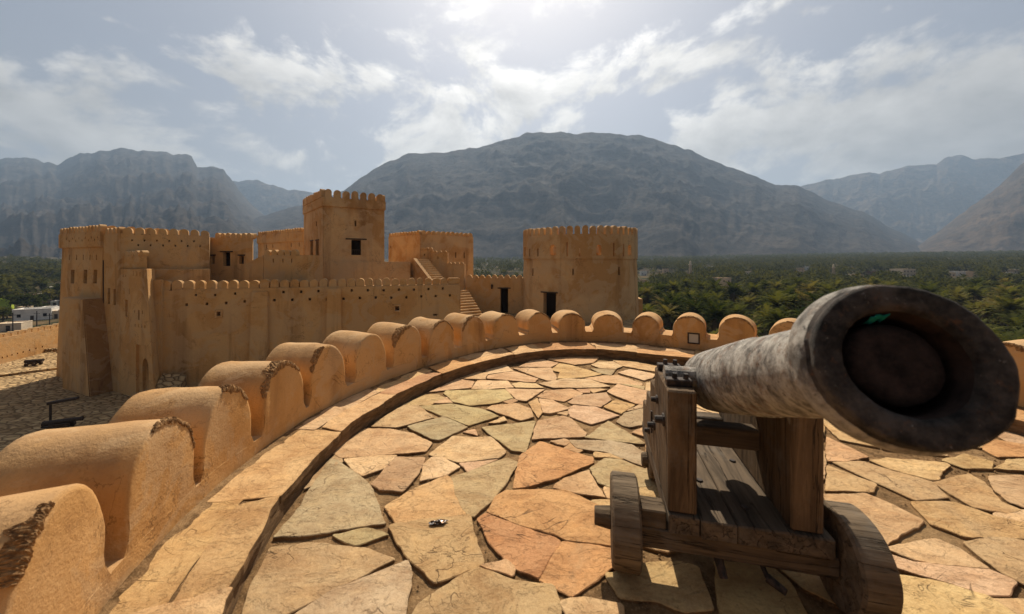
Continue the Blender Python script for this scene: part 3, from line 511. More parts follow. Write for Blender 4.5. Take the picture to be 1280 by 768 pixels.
TR = [
 (A_, 'y', [(815, 205), (975, 165), (1035, 215), (830, 240)]), (A_, 'y', [(600, 275), (740, 225), (830, 228), (810, 280)]), (A_, 'y', [(845, 248), (1040, 218), (1230, 275), (1200, 303), (825, 275)]),
 (A_, 'y', [(365, 380), (590, 278), (720, 300), (690, 348)]), (A_, 'y', [(705, 355), (750, 292), (980, 295), (1030, 345), (840, 357)]), (A_, 'y', [(1025, 320), (1090, 308), (1210, 318), (1270, 350), (1060, 345)]),
 (A_, 'y', [(975, 358), (1275, 366), (1140, 455), (1070, 445)]), (A_, 'g', [(480, 392), (505, 370), (890, 365), (960, 362), (1025, 430), (870, 470), (690, 490), (560, 460)]), (A_, 't', [(150, 485), (330, 405), (430, 405), (480, 430), (370, 488)]),
 (A_, 'y', [(400, 472), (500, 427), (545, 470)]), (A_, 't', [(-60, 625), (150, 492), (265, 490), (395, 588), (110, 660), (-90, 660)]), (A_, 'g', [(280, 500), (540, 477), (640, 497), (780, 522), (910, 575), (670, 648)]),
 (A_, 'g', [(190, 662), (470, 582), (670, 665), (440, 763), (380, 758)]), (A_, 'y', [(830, 520), (870, 492), (1060, 477), (1160, 520), (1190, 580), (1080, 608)]), (A_, 'y', [(845, 630), (960, 582), (980, 610), (900, 630)]),
 (A_, 'y', [(640, 702), (720, 682), (750, 730)]), (A_, 'y', [(960, 460), (1030, 438), (1065, 452), (1000, 472)]),
 (B_, 'y', [(160, 122), (240, 102), (530, 97), (560, 112), (520, 150), (380, 165)]), (B_, 'y', [(-72, 180), (30, 130), (120, 122), (235, 150), (175, 185)]), (B_, 'y', [(-120, 192), (180, 192), (215, 250), (218, 288), (150, 288)]),
 (B_, 'y', [(185, 210), (250, 155), (350, 172), (590, 240), (440, 265), (235, 275), (260, 225)]), (B_, 'y', [(515, 167), (560, 147), (680, 142), (745, 180), (700, 200), (580, 193)]), (B_, 'y', [(460, 270), (610, 252), (720, 252), (905, 312), (900, 332), (790, 322), (620, 308)]),
 (B_, 'y', [(720, 230), (820, 202), (1010, 242), (990, 272), (930, 288)]), (B_, 'y', [(680, 130), (880, 147), (1040, 180), (1040, 222), (900, 198), (760, 175)]), (B_, 'g', [(500, 197), (700, 205), (660, 250), (580, 233)]),
 (B_, 'y', [(85, 315), (300, 280), (480, 283), (655, 340), (560, 348), (210, 348)]), (B_, 'y', [(75, 420), (150, 372), (350, 360), (440, 395), (285, 453)]), (B_, 'y', [(645, 382), (720, 322), (1000, 387), (985, 490), (870, 475), (700, 410)]),
 (B_, 't', [(325, 465), (400, 412), (620, 392), (660, 450), (580, 498), (360, 478)]), (B_, 'y', [(610, 500), (700, 447), (850, 487), (740, 553)]), (B_, 'y', [(15, 477), (80, 437), (118, 545), (85, 592)]),
 (B_, 'y', [(92, 442), (200, 452), (330, 515), (180, 553), (124, 545)]), (B_, 'y', [(330, 512), (370, 492), (530, 502), (725, 570), (500, 633), (345, 575)]), (B_, 'g', [(720, 622), (780, 553), (940, 512), (960, 560), (920, 640), (830, 660), (770, 650)]),
 (B_, 't', [(42, 758), (85, 612), (280, 577), (350, 600), (460, 710), (452, 738)]), (B_, 'y', [(950, 312), (1020, 297), (1030, 390), (940, 360)]), (B_, 'y', [(835, 707), (925, 667), (990, 760)]), (B_, 'y', [(490, 357), (640, 362), (530, 388)]),
 (B_, 'y', [(240, 552), (320, 537), (310, 568)]), (B_, 'y', [(390, 362), (480, 357), (490, 385), (430, 385)]),
 (C_, 'y', [(100, 298), (370, 100), (560, 107), (740, 147), (880, 215), (830, 283), (600, 303), (180, 336)]), (C_, 'y', [(200, 352), (380, 324), (610, 312), (520, 410), (340, 470), (290, 440)]),
 (C_, 't', [(415, 545), (600, 332), (840, 337), (815, 400), (735, 510), (660, 598), (500, 588)]), (C_, 'y', [(805, 510), (840, 385), (890, 332), (980, 337), (1110, 405), (1000, 465)]), (C_, 'y', [(875, 305), (1060, 165), (1370, 172), (1478, 282), (1420, 330), (1130, 360)]),
 (C_, 'y', [(1120, 377), (1290, 364), (1410, 350), (1190, 443)]), (C_, 'y', [(520, 715), (740, 592), (1010, 482), (1050, 512), (1145, 760), (1165, 788), (620, 848)]),
 (E_, 'g', [(215, 372), (330, 250), (500, -20), (540, -10), (700, 107), (775, 303), (640, 313), (420, 348)]), (E_, 'g', [(525, 357), (680, 327), (785, 360), (640, 408)]), (E_, 't', [(165, 500), (200, 422), (400, 402), (700, 432), (820, 480), (660, 568), (250, 768), (40, 860), (100, 640)]),
 (E_, 'g', [(230, 830), (540, 632), (890, 492), (910, 560), (870, 730), (850, 930), (200, 990)]),
 (D_, 'g', [(107, 67), (425, 32), (372, 216), (290, 203)]), (D_, 'g', [(-70, 370), (250, 252), (325, 282), (250, 400), (180, 480), (50, 603), (20, 590), (-40, 470)]), (D_, 'r', [(307, 430), (337, 240), (460, 157), (770, 250), (768, 280), (560, 368), (400, 418)]),
 (D_, 'g', [(735, 128), (870, 32), (1050, 140), (1080, 162), (960, 153)]), (D_, 'g', [(640, 147), (870, 152), (1000, 177), (1080, 222), (1075, 300), (850, 213), (690, 193)]), (D_, 't', [(520, 152), (600, 137), (630, 150), (600, 173)]),
 (D_, 'g', [(767, 315), (850, 257), (930, 262), (1110, 330), (1110, 420), (905, 428), (817, 398)]), (D_, 'y', [(547, 425), (600, 377), (750, 332), (845, 483), (700, 458)]), (D_, 'r', [(140, 571), (190, 492), (245, 450), (590, 442), (740, 512), (890, 580), (890, 772), (650, 746), (380, 668)]),
 (F_, 'r', [(500, 42), (540, 10), (760, 92), (935, 153), (818, 343), (690, 280), (570, 160)]), (F_, 'r', [(950, 160), (1000, 160), (1210, 194), (1213, 290), (1140, 343), (1010, 443), (832, 347)]), (D_, 'y', [(842, 432), (905, 437), (900, 490), (862, 490)]), (D_, 'y', [(772, 502), (880, 502), (870, 545), (800, 540)]),
 (D_, 't', [(1060, 402), (1130, 392), (1200, 440), (1180, 520), (1060, 500)]),
 (F_, 't', [(30, 82), (60, 64), (450, 18), (480, 110), (528, 263), (270, 378), (122, 210)]), (F_, 'y', [(522, 290), (650, 264), (688, 300), (680, 338)]), (F_, 't', [(160, 546), (190, 482), (490, 302), (700, 372), (900, 402), (938, 500), (930, 720), (130, 740)]), (F_, 'y', [(957, 482), (1060, 458), (1260, 487), (1280, 620), (1020, 620)]),
 (Z_, 't', [(70, 545), (110, 558), (240, 512), (440, 502), (540, 522), (588, 680), (600, 740), (460, 745), (330, 690), (150, 680)]), (Z_, 't', [(640, 502), (900, 522), (1000, 600), (1100, 790), (670, 790), (650, 640)]),
 (G_, 'y', [(45, 52), (200, 130), (120, 148), (45, 148)]), (G_, 'y', [(225, 150), (300, 142), (520, 157), (538, 170), (490, 223), (460, 223), (300, 180)]), (G_, 't', [(45, 167), (235, 240), (218, 268), (45, 268)]), (G_, 't', [(80, 158), (200, 152), (300, 187), (468, 232), (525, 290), (400, 300), (245, 230)]),
 (G_, 'y', [(40, 282), (200, 282), (300, 322), (418, 382), (398, 410), (280, 478), (200, 360), (60, 322)]), (G_, 't', [(392, 312), (560, 314), (650, 343), (720, 373), (860, 400), (860, 458), (600, 450), (472, 400)]), (G_, 't', [(482, 235), (620, 202), (688, 240), (738, 310), (820, 343), (760, 353), (640, 333), (562, 285)]),
 (G_, 'y', [(282, 500), (480, 462), (558, 492), (688, 578), (520, 563), (400, 548)]), (G_, 'y', [(290, 522), (400, 557), (700, 592), (813, 640), (760, 688), (680, 688), (560, 643), (320, 580)]), (G_, 'y', [(325, 612), (480, 642), (700, 702), (900, 830), (860, 950), (330, 950)]),
 (G_, 't', [(612, 482), (760, 462), (1000, 502), (1000, 758), (843, 643), (742, 588)]), (G_, 'r', [(700, 62), (860, 87), (860, 130), (730, 130), (680, 100)]), (G_, 't', [(722, 180), (780, 147), (860, 140), (900, 190)]), (G_, 't', [(512, 147), (600, 122), (710, 150), (698, 178), (600, 178)]), (G_, 't', [(702, 212), (830, 205), (900, 260), (860, 340), (770, 308), (722, 260)])]
def clip_half(P, a, nrm):                         # keep the side where (p-a).nrm <= 0
    out = []; m_ = len(P)
    for i in range(m_):
        p, q = P[i], P[(i + 1) % m_]; dp, dq = (p - a) @ nrm, (q - a) @ nrm
        if dp <= 0: out.append(p)
        if dp * dq < 0: out.append(p + (q - p) * dp / (dp - dq))
    return out
def area(P): P = np.array(P); return 0.5 * abs(np.sum(P[:, 0] * np.roll(P[:, 1], -1) - np.roll(P[:, 0], -1) * P[:, 1])) if len(P) > 2 else 0
def inside(P, q):
    c = False; m_ = len(P)
    for i in range(m_):
        a, b = P[i - 1], P[i]
        if (a[1] > q[1]) != (b[1] > q[1]) and q[0] < (b[0] - a[0]) * (q[1] - a[1]) / (b[1] - a[1]) + a[0]: c = not c
    return c
st = Stones(); polys = []; auto = []
for i, (cr, kd, pts) in enumerate(TR):
    w = crop(*cr, pts); polys.append(np.array(w)); st.add(w, kd, seed=i * 3 + 1)
seeds = []; tries = 0
while tries < 9000:
    tries += 1; th = rng.uniform(-180, 180); q = C0 + (np.array(polar(th, math.sqrt(rng.random()) * (radius(RL, th) - 0.12))) - C0)
    if any(np.hypot(*(q - s_)) < 0.34 for s_ in seeds): continue
    seeds.append(q)
for i, q in enumerate(seeds):
    if any(inside(P, q) for P in polys): continue
    P = [q + 0.6 * np.array([math.cos(t), math.sin(t)]) for t in np.linspace(0, 2 * math.pi, 17)[:-1]]
    for j, o in enumerate(seeds):
        if j != i and np.hypot(*(o - q)) < 1.2: d = o - q; P = clip_half(P, q + d / 2 - d / np.hypot(*d) * 0.014, d)
    for T in polys:
        if len(P) < 3: break
        if np.hypot(*(T.mean(0) - q)) > 2.2 or not any(inside(P, t) for t in T) and not any(inside(T, p) for p in P): continue
        ar = 0.5 * np.sum(T[:, 0] * np.roll(T[:, 1], -1) - np.roll(T[:, 0], -1) * T[:, 1]); best = []
        for k in range(len(T)):
            a, b = T[k - 1], T[k]; e = b - a; nr = np.array([e[1], -e[0]]) * (1 if ar > 0 else -1); nr = nr / max(np.hypot(*nr), 1e-9)
            cand = clip_half(P, a + nr * 0.022, -nr)
            if area(cand) > area(best): best = cand
        P = best
    P = [p if np.hypot(*(p - C0)) < radius(RL, math.degrees(math.atan2(*(p - C0)))) - 0.02 else C0 + (p - C0) / np.hypot(*(p - C0)) * (radius(RL, math.degrees(math.atan2(*(p - C0)))) - 0.02) for p in P]
    if len(P) > 2 and area(P) > 0.012: auto.append(np.array(P)); st.add(P, rng.choice(list('yyyttg')), seed=900 + i)
flo = st.build('terrace_floor', [FLAG, DIRT]); flo["kind"] = 'structure'
bm = bmesh.new(); bm.from_mesh(flo.data); n_t, n_r = 150, 46; rows = []     # earth in the joints
for j in range(n_r + 1):
    row = []
    for i in range(n_t):
        th = -180 + 360 * i / n_t; x, y = polar(th, (radius(RL, th) + 0.05) * j / n_r) if j else tuple(C0)
        row.append(bm.verts.new((x, y, -0.020 + 0.014 * (fbm(np.array([[x * 7, y * 7, 0]]), 3)[0] - 0.5)))) if j or i == 0 else row.append(row[0])
    rows.append(row)
for j in range(n_r):
    for i in range(n_t):
        f = [rows[j][i], rows[j + 1][i], rows[j + 1][(i + 1) % n_t], rows[j][(i + 1) % n_t]]; f = list(dict.fromkeys(f))
        fc = bm.faces.new(f[::-1]); fc.material_index = 1; fc.smooth = True
bm.to_mesh(flo.data); bm.free()
# grit lying in the joints
gv, gf = [], []; rs = np.random.default_rng(77); BB = [(P.min(0), P.max(0), P) for P in polys + auto]
for _ in range(5200):
    th = rs.uniform(-140, 110); q = np.array(polar(th, math.sqrt(rs.random()) * (radius(RL, th) - 0.02)))
    if any(a[0] < q[0] < b[0] and a[1] < q[1] < b[1] and inside(P, q) for a, b, P in BB): continue
    s_ = 0.003 + 0.009 * rs.random() ** 3; o = len(gv); D = rs.normal(size=(6, 3)) * 0.15 + np.array([(1, 0, 0), (0, 1, 0), (-1, 0, 0), (0, -1, 0), (0, 0, .8), (0, 0, -.8)])
    gv += [(q[0] + d[0] * s_, q[1] + d[1] * s_, -0.016 + s_ * 0.5 + d[2] * s_) for d in D]; gf += [(o + a, o + (a + 1) % 4, o + 4) for a in range(4)] + [(o + (a + 1) % 4, o + a, o + 5) for a in range(4)]
gr = link('gravel', mesh_from('gravel', gv, gf), DIRT); gr["kind"] = 'stuff'
# raised stone ledge under the parapet
lg = Stones(); th = -180.0; i = 0
while th < 179:
    w = rng.uniform(8.5, 17); e = min(th + w, 180.0)
    if 180 - e < 6: e = 180.0
    sk = rng.uniform(-1.2, 1.2); inn = [polar(t, radius(RL, t) + rng.uniform(-0.012, 0.014)) for t in np.linspace(th + 0.12, e - 0.12, 6)]
    fr = rng.uniform(0.74, 0.93); sp = rng.random() < 0.35
    o2 = [polar(t + sk, radius(RL, t) + (radius(RP, t) - radius(RL, t)) * (fr * (0.55 if sp else 1)) + rng.uniform(-0.012, 0.012)) for t in np.linspace(e - 0.12, th + 0.12, 6)]
    kd = rng.choice(list('yyyrrt')); lg.add(inn + o2, kd, z=LEDZ, thick=0.05, tilt=0.014, seed=3000 + i, rough=0.006)
    if sp:
        b1 = [polar(t, radius(RL, t) + (radius(RP, t) - radius(RL, t)) * (fr * 0.55 + 0.05)) for t in np.linspace(th + 0.2, e - 0.2, 5)]; b2 = [polar(t, radius(RL, t) + (radius(RP, t) - radius(RL, t)) * 0.95) for t in np.linspace(e - 0.2, th + 0.2, 5)]
        lg.add(b1 + b2, 'y', z=LEDZ - 0.002, thick=0.05, seed=3500 + i)
    th = e; i += 1
led = lg.build('stone_ledge', [FLAG, RISER, DIRT]); bm = bmesh.new(); bm.from_mesh(led.data); n_t = 320; rows = []
for i in range(n_t):
    t = -180 + 360 * i / n_t; row = []
    for d, z in ((-0.004, -0.05), (0.002, 0.03), (0.006, 0.085), (0.012, LEDZ - 0.022), (0.10, LEDZ - 0.014), (0.28, LEDZ - 0.010), (0.75, LEDZ + 0.004)):
        x, y = polar(t, radius(RL, t) + min(d, radius(RP, t) - radius(RL, t) + 0.03)); nz = fbm(np.array([[x * 7, y * 7, z * 30]]), 3)[0] - 0.5
        x += nz * 0.030 * (1 if d < 0.05 else 0); y += nz * 0.030 * (1 if d < 0.05 else 0); row.append(bm.verts.new((x, y, z + (nz * 0.012 if d > 0.05 else 0))))
    rows.append(row)
for i in range(n_t):
    for j in range(6):
        f = bm.faces.new((rows[i][j], rows[i][j + 1], rows[(i + 1) % n_t][j + 1], rows[(i + 1) % n_t][j])); f.material_index = 1 if j < 3 else 2; f.smooth = True
bmesh.ops.recalc_face_normals(bm, faces=bm.faces); bm.to_mesh(led.data); bm.free(); place(led, bastion)

# ------------------------------------------------------------------ cannon
O, u, bk, up = Vector((0.727, 1.677, 0)), Vector((0.973, -0.231, 0)), Vector((0.231, 0.973, 0)), Vector((0, 0, 1))
rz = math.atan2(u.y, u.x)
def L(s, b, z): return O + u * s + bk * b + up * z
cannon = empty('cannon', L(0.31, 0.45, 0), rz)
tag(cannon, 'weathered iron cannon on a rough wooden truck carriage, its wide muzzle raised over the flagstones', 'cannon')
CI = (Matrix.Translation(cannon.location) @ Matrix.Rotation(rz, 4, 'Z'))
def part(mb, name, mat, parent=None, bevel=0.006, seg=1, smooth=False, rough=0.0, cuts=0):
    vs = [CI.inverted() @ Vector(v) for v in mb.v]; me = mesh_from(name, vs, mb.f, smooth)
    if bevel:
        bm = bmesh.new(); bm.from_mesh(me)
        if cuts: bmesh.ops.subdivide_edges(bm, edges=bm.edges[:], cuts=cuts, use_grid_fill=True)
        es = [e for e in bm.edges if len(e.link_faces) == 2 and e.calc_face_angle(0) > 0.6]
        bmesh.ops.bevel(bm, geom=es, offset=bevel, segments=seg, affect='EDGES', clamp_overlap=True); bm.to_mesh(me); bm.free()
    o = link(name, me, mat)
    o.parent = parent or cannon
    if rough:
        P = np.array([v.co for v in me.vertices])
        dd = (np.stack([vnoise3(P * 14 + 5 * k) for k in range(3)], 1) - 0.5) * rough; me.vertices.foreach_set('co', (P + dd).astype(np.float32).ravel()); me.update()
    return o
def lbox(s0, s1, b0, b1, z0, z1): mb = MB(); mb.box(L(s0, b0, z0), u * (s1 - s0), bk * (b1 - b0), up * (z1 - z0)); return mb
for k, (s0, s1) in enumerate(((0.0, 0.133), (0.137, 0.282), (0.286, 0.654))):
    part(lbox(s0, s1, -0.02 - 0.004 * (k % 2), 1.0, 0.245, 0.33), 'bed_plank', WOOD_L, rough=0.006, cuts=5)
mb = lbox(-0.12, 0.68, 0.0, 0.12, 0.150, 0.2425); part(mb, 'axle', WOOD_X, rough=0.006, cuts=5)
mb = lbox(-0.12, -0.006, 0.004, 0.116, 0.2425, 0.325); part(mb, 'axle_block', WOOD_X, rough=0.004)
mb = lbox(0.13, 0.505, 0.81, 0.91, 0.08, 0.2425); part(mb, 'axle', WOOD_X, rough=0.006, cuts=4)
def cheek(s0, s1):
    prof = [(0.0, 0.3315), (0.0, 0.90), (0.40, 0.90), (0.415, 0.78), (0.58, 0.77), (0.60, 0.65), (0.76, 0.635), (0.78, 0.53), (0.96, 0.50), (0.97, 0.3315)]
    mb = MB(); mb.prism([L(s0, b, z) for b, z in prof], [L(s1, b, z) for b, z in prof])
    P = mb.v; nn = len(prof)
    mb = MB(); mb.add(P, [tuple(range(nn)), tuple(range(nn, 2 * nn))[::-1]] + [((i + 1) % nn, i, nn + i, nn + (i + 1) % nn) for i in range(nn)])
    o = part(mb, 'cheek', WOOD_Z, bevel=0.008, rough=0.004); bm = bmesh.new(); bm.from_mesh(o.data); bmesh.ops.recalc_face_normals(bm, faces=bm.faces); bm.to_mesh(o.data); bm.free(); return o
ck = [cheek(0.0, 0.125), cheek(0.498, 0.622)]
part(lbox(0.1265, 0.4965, 0.30, 0.40, 0.52, 0.62), 'transom', WOOD_X, rough=0.004)
part(lbox(0.1265, 0.4965, 0.86, 0.96, 0.3325, 0.45), 'transom', WOOD_X, rough=0.004)
for sg, (s0, s1) in ((0, (0.0, 0.125)), (1, (0.498, 0.622))):
    for b0 in (0.06, 0.31):                      # iron straps holding the trunnion down
        mb = MB(); mb.box(L(s0 + 0.005, b0, 0.9015), u * 0.115, bk * 0.05, up * 0.032); o = part(mb, 'trunnion_strap', DIRON, bevel=0.004, rough=0.003)
        for q_ in (0.045, 0.095): mb = MB(); mb.tube(L(s0 + q_, b0 + 0.025, 0.9335), L(s0 + q_, b0 + 0.025, 0.958), 0.013, 0.011, 8); part(mb, 'bolt_nut', DIRON, parent=o, bevel=0)
for b0, z0, ln, rd in ((0.10, 0.72, 0.045, 0.020), (0.30, 0.745, 0.035, 0.015), (0.40, 0.56, 0.04, 0.018), (0.62, 0.43, 0.03, 0.015)):
    mb = MB(); mb.tube(L(-0.001, b0, z0), L(-0.010, b0, z0), rd * 1.6, rd * 1.55, 12); mb.tube(L(-0.010, b0, z0), L(-ln, b0, z0), rd, rd * 0.85, 10); part(mb, 'cheek_bolt', DIRON, bevel=0)
    mb = MB(); mb.tube(L(0.623, b0, z0), L(0.633, b0, z0), rd * 1.6, rd * 1.55, 12); mb.tube(L(0.633, b0, z0), L(0.622 + ln, b0, z0), rd, rd * 0.85, 10); part(mb, 'cheek_bolt', DIRON, bevel=0)
mb = MB(); mb.box(L(-0.012, 0.47, 0.48), u * 0.010, bk * 0.02, up * 0.13); part(mb, 'side_plate', DIRON, bevel=0.002)
for s_, b_ in ((0.07, 0.10), (0.21, 0.30), (0.36, 0.12), (0.45, 0.55)):
    if 0.125 < s_ < 0.498: mb = MB(); mb.tube(L(s_, b_, 0.3305), L(s_, b_, 0.338), 0.018, 0.014, 10); part(mb, 'bed_bolt', DIRON, bevel=0)
mb = MB(); mb.tube(L(0.40, 0.10, 0.149), L(0.42, 0.03, 0.085), 0.011, n=8); mb.tube(L(0.42, 0.03, 0.085), L(0.47, -0.02, 0.075), 0.02, 0.014, n=8); part(mb, 'iron_hook', DIRON, bevel=0)
mb = MB(); mb.tube(L(0.22, 0.06, 0.149), L(0.235, 0.0, 0.07), 0.022, 0.018, n=8); part(mb, 'iron_hook', DIRON, bevel=0)
def wheel(s0, s1, b0, r, hub):
    n_ = 40; prof = [(s0, 0), (s0, r * 0.55), (s0 + 0.002, r - 0.012), (s0 + 0.012, r), (s1 - 0.012, r + 0.001), (s1 - 0.002, r - 0.012), (s1, r * 0.55), (s1, 0)]
    vs = []; fs = []
    for i in range(n_):
        a = 2 * math.pi * i / n_; wob = 1 + 0.010 * math.sin(3 * a + s0 * 9) + 0.006 * math.sin(7 * a)
        for s_, q in prof: vs.append(L(s_, b0 + math.cos(a) * q * wob, r + 0.002 + math.sin(a) * q * wob))
    k = len(prof)
    for i in range(n_):
        for j in range(k - 1): fs.append((i * k + j, i * k + j + 1, ((i + 1) % n_) * k + j + 1, ((i + 1) % n_) * k + j))
    mb = MB(); mb.add(vs, fs); o = part(mb, 'wheel', WOOD_W, bevel=0)
    bm = bmesh.new(); bm.from_mesh(o.data); bmesh.ops.remove_doubles(bm, verts=bm.verts, dist=1e-4); bmesh.ops.recalc_face_normals(bm, faces=bm.faces); bm.to_mesh(o.data); bm.free()
    mb = MB(); a, b = hub; mb.tube(L(a, b0, r + 0.002), L(b, b0, r + 0.002), 0.052, 0.042, 16); part(mb, 'axle_end', WOOD_X, parent=o, bevel=0.004)
wheel(-0.255, -0.122, 0.085, 0.205, (-0.2555, -0.335)); wheel(0.682, 0.815, 0.07, 0.205, (0.8155, 0.875)); wheel(0.02, 0.125, 0.86, 0.115, (0.0195, -0.02)); wheel(0.51, 0.615, 0.86, 0.115, (0.6155, 0.65))
# barrel
az, el = 0.26, 0.335; MC = Vector((0.793, 0.715, 1.300)); ax = Vector((math.sin(az) * math.cos(el), math.cos(az) * math.cos(el), -math.sin(el)))
ev = Vector((math.cos(az), -math.sin(az), 0)); ew = ax.cross(ev)
def lathe(prof, n_=110, noise=0.0, closed=False):
    vs, fs = [], []
    for s_, r_ in prof:
        for i in range(n_):
            t = 2 * math.pi * i / n_; q = r_ * (1 + noise * (vnoise3(np.array([[math.cos(t) * 3.0, math.sin(t) * 3.0, s_ * 16]]))[0] - 0.5) + noise * 0.9 * (vnoise3(np.array([[math.cos(t) * 11.0, math.sin(t) * 11.0, s_ * 60]]))[0] - 0.5)); vs.append(MC + ax * s_ + ev * (math.cos(t) * q) + ew * (math.sin(t) * q))
    for j in range(len(prof) - 1):
        for i in range(n_): fs.append((j * n_ + i, j * n_ + (i + 1) % n_, (j + 1) * n_ + (i + 1) % n_, (j + 1) * n_ + i))
    if closed: fs.append(tuple(range((len(prof) - 1) * n_, len(prof) * n_)))
    mb = MB(); mb.add(vs, fs); return mb
def fixn(o):
    bm = bmesh.new(); bm.from_mesh(o.data); bmesh.ops.recalc_face_normals(bm, faces=bm.faces); bm.to_mesh(o.data); bm.free(); return o
prof = [(0.112, 0.156), (0.113, 0.132), (0.125, 0.1205), (0.19, 0.119), (0.194, 0.126), (0.228, 0.127), (0.232, 0.1205)] + [(0.232 + 0.0245 * k, 0.1205 + 0.00105 * k) for k in range(1, 20)] + [(0.71, 0.141), (0.72, 0.147), (0.75, 0.147), (0.76, 0.147)] + [(0.76 + 0.04 * k, 0.148 + 0.0010 * k) for k in range(1, 16)] + [(1.42, 0.163), (1.47, 0.163), (1.48, 0.15), (1.53, 0.10), (1.56, 0.05), (1.58, 0.045), (1.60, 0.06), (1.64, 0.066), (1.68, 0.055), (1.70, 0.02), (1.701, 0.001)]
barrel = fixn(part(lathe(prof, noise=0.012), 'barrel', IRON, bevel=0, smooth=True))
prof = [(0.113, 0.150), (0.112, 0.163), (0.100, 0.171), (0.070, 0.174), (0.044, 0.172), (0.034, 0.164)]
fixn(part(lathe(prof, noise=0.016), 'muzzle_band', IRON, parent=barrel, bevel=0, smooth=True))
prof = [(0.0335, 0.1645), (0.028, 0.158), (0.016, 0.161), (0.004, 0.160), (0.0, 0.154), (0.0005, 0.141), (0.001, 0.128), (0.002, 0.118), (0.006, 0.110), (0.016, 0.105)]
fixn(part(lathe(prof, noise=0.024), 'muzzle_ring', MUZZ, parent=barrel, bevel=0, smooth=True))
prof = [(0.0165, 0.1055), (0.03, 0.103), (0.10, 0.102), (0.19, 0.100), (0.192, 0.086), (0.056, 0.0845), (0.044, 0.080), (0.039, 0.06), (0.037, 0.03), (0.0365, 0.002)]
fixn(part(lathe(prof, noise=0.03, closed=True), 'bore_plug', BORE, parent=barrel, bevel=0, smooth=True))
mb = MB(); tp = MC + ax * 1.0 - up * 0; mb.tube(MC + ax * 1.175 - ev * 0.300, MC + ax * 1.175 + ev * 0.300, 0.048, n=20); part(mb, 'trunnion', IRON, parent=barrel, bevel=0, smooth=False)
# scraps
vs, fs = [], []
for i in range(7):
    for j in range(4):
        t = 1.86 - 0.028 * (i - 1) * 2.2; q = 0.1005 - 0.006 * math.sin(i * 1.9 + j) * 0.4 - 0.004 * j * (0.7 + 0.3 * math.sin(i)); vs.append(MC + ax * (0.026 + 0.012 * j) + ev * (math.cos(t) * q) - ew * (math.sin(t) * q))
fs = [(i * 4 + j, (i + 1) * 4 + j, (i + 1) * 4 + j + 1, i * 4 + j + 1) for i in range(6) for j in range(3)]
scrap = link('plastic_scrap', mesh_from('plastic_scrap', vs, fs), TEAL); sm_ = scrap.modifiers.new('s', 'SOLIDIFY'); sm_.thickness = 0.002
tag(scrap, 'small teal plastic scrap caught inside the rim of the cannon muzzle', 'scrap')
bm = bmesh.new(); bmesh.ops.create_icosphere(bm, subdivisions=3, radius=1.0); c = onz(548, 653, 0.012); P = np.array([v.co for v in bm.verts]); nz = fbm(P * 2.2, 4) - 0.5
for v, k in zip(bm.verts, nz): v.co = Vector((v.co.x * 0.052 * (1 + k), v.co.y * 0.016 * (1 + k) + v.co.x * 0.012, max(v.co.z, -0.5) * 0.010 * (1 + 2.5 * k))) + Vector(c)
me = bpy.data.meshes.new('foil_wrapper'); bm.to_mesh(me); bm.free(); tag(link('foil_wrapper', me, FOIL), 'crumpled shiny dark wrapper lying on a pale flagstone', 'wrapper')
# lamp set into the face of a merlon
def front_of(px, py, tol=0.0): 
    best = None
    for s in np.linspace(0, SS[-1], 4000):
        x, y, _ = wallpt(s, 0, 0)
        if y < 1.5: continue
        e = abs(640 + F * x / y - px)
        if best is None or e < best[0]: best = (e, s, y)
    return best[1], best[2]
s_l, Yl = front_of(867, 425); zl = CZ - (423 - HZ) / F * Yl; w0, w1 = Vector(wallpt(s_l - 0.1, 0, 0)), Vector(wallpt(s_l + 0.1, 0, 0)); tu = (w1 - w0).normalized(); tn = Vector((tu.y, -tu.x, 0)); tn = tn if tn.y < 0 else -tn
c = Vector(wallpt(s_l, 0, zl)); lamp = empty('wall_lamp', c); tag(lamp, 'small square floodlight with frosted glass set in the inner face of a far merlon', 'lamp')
mb = MB(); q = 0.085
for (a0, a1, z0, z1) in ((-q, q, q * 0.78, q), (-q, q, -q, -q * 0.78), (-q, -q * 0.78, -q * 0.775, q * 0.775), (q * 0.78, q, -q * 0.775, q * 0.775)): mb.box(c + tu * a0 + up * z0 - tn * 0.04, tu * (a1 - a0), up * (z1 - z0), tn * 0.065)
place(mb.build('lamp_frame', DIRON), lamp)
mb = MB(); mb.box(c - tu * q * 0.77 - up * q * 0.77 - tn * 0.03, tu * q * 1.54, up * q * 1.54, tn * 0.045); place(mb.build('lamp_glass', GLASS), lamp)
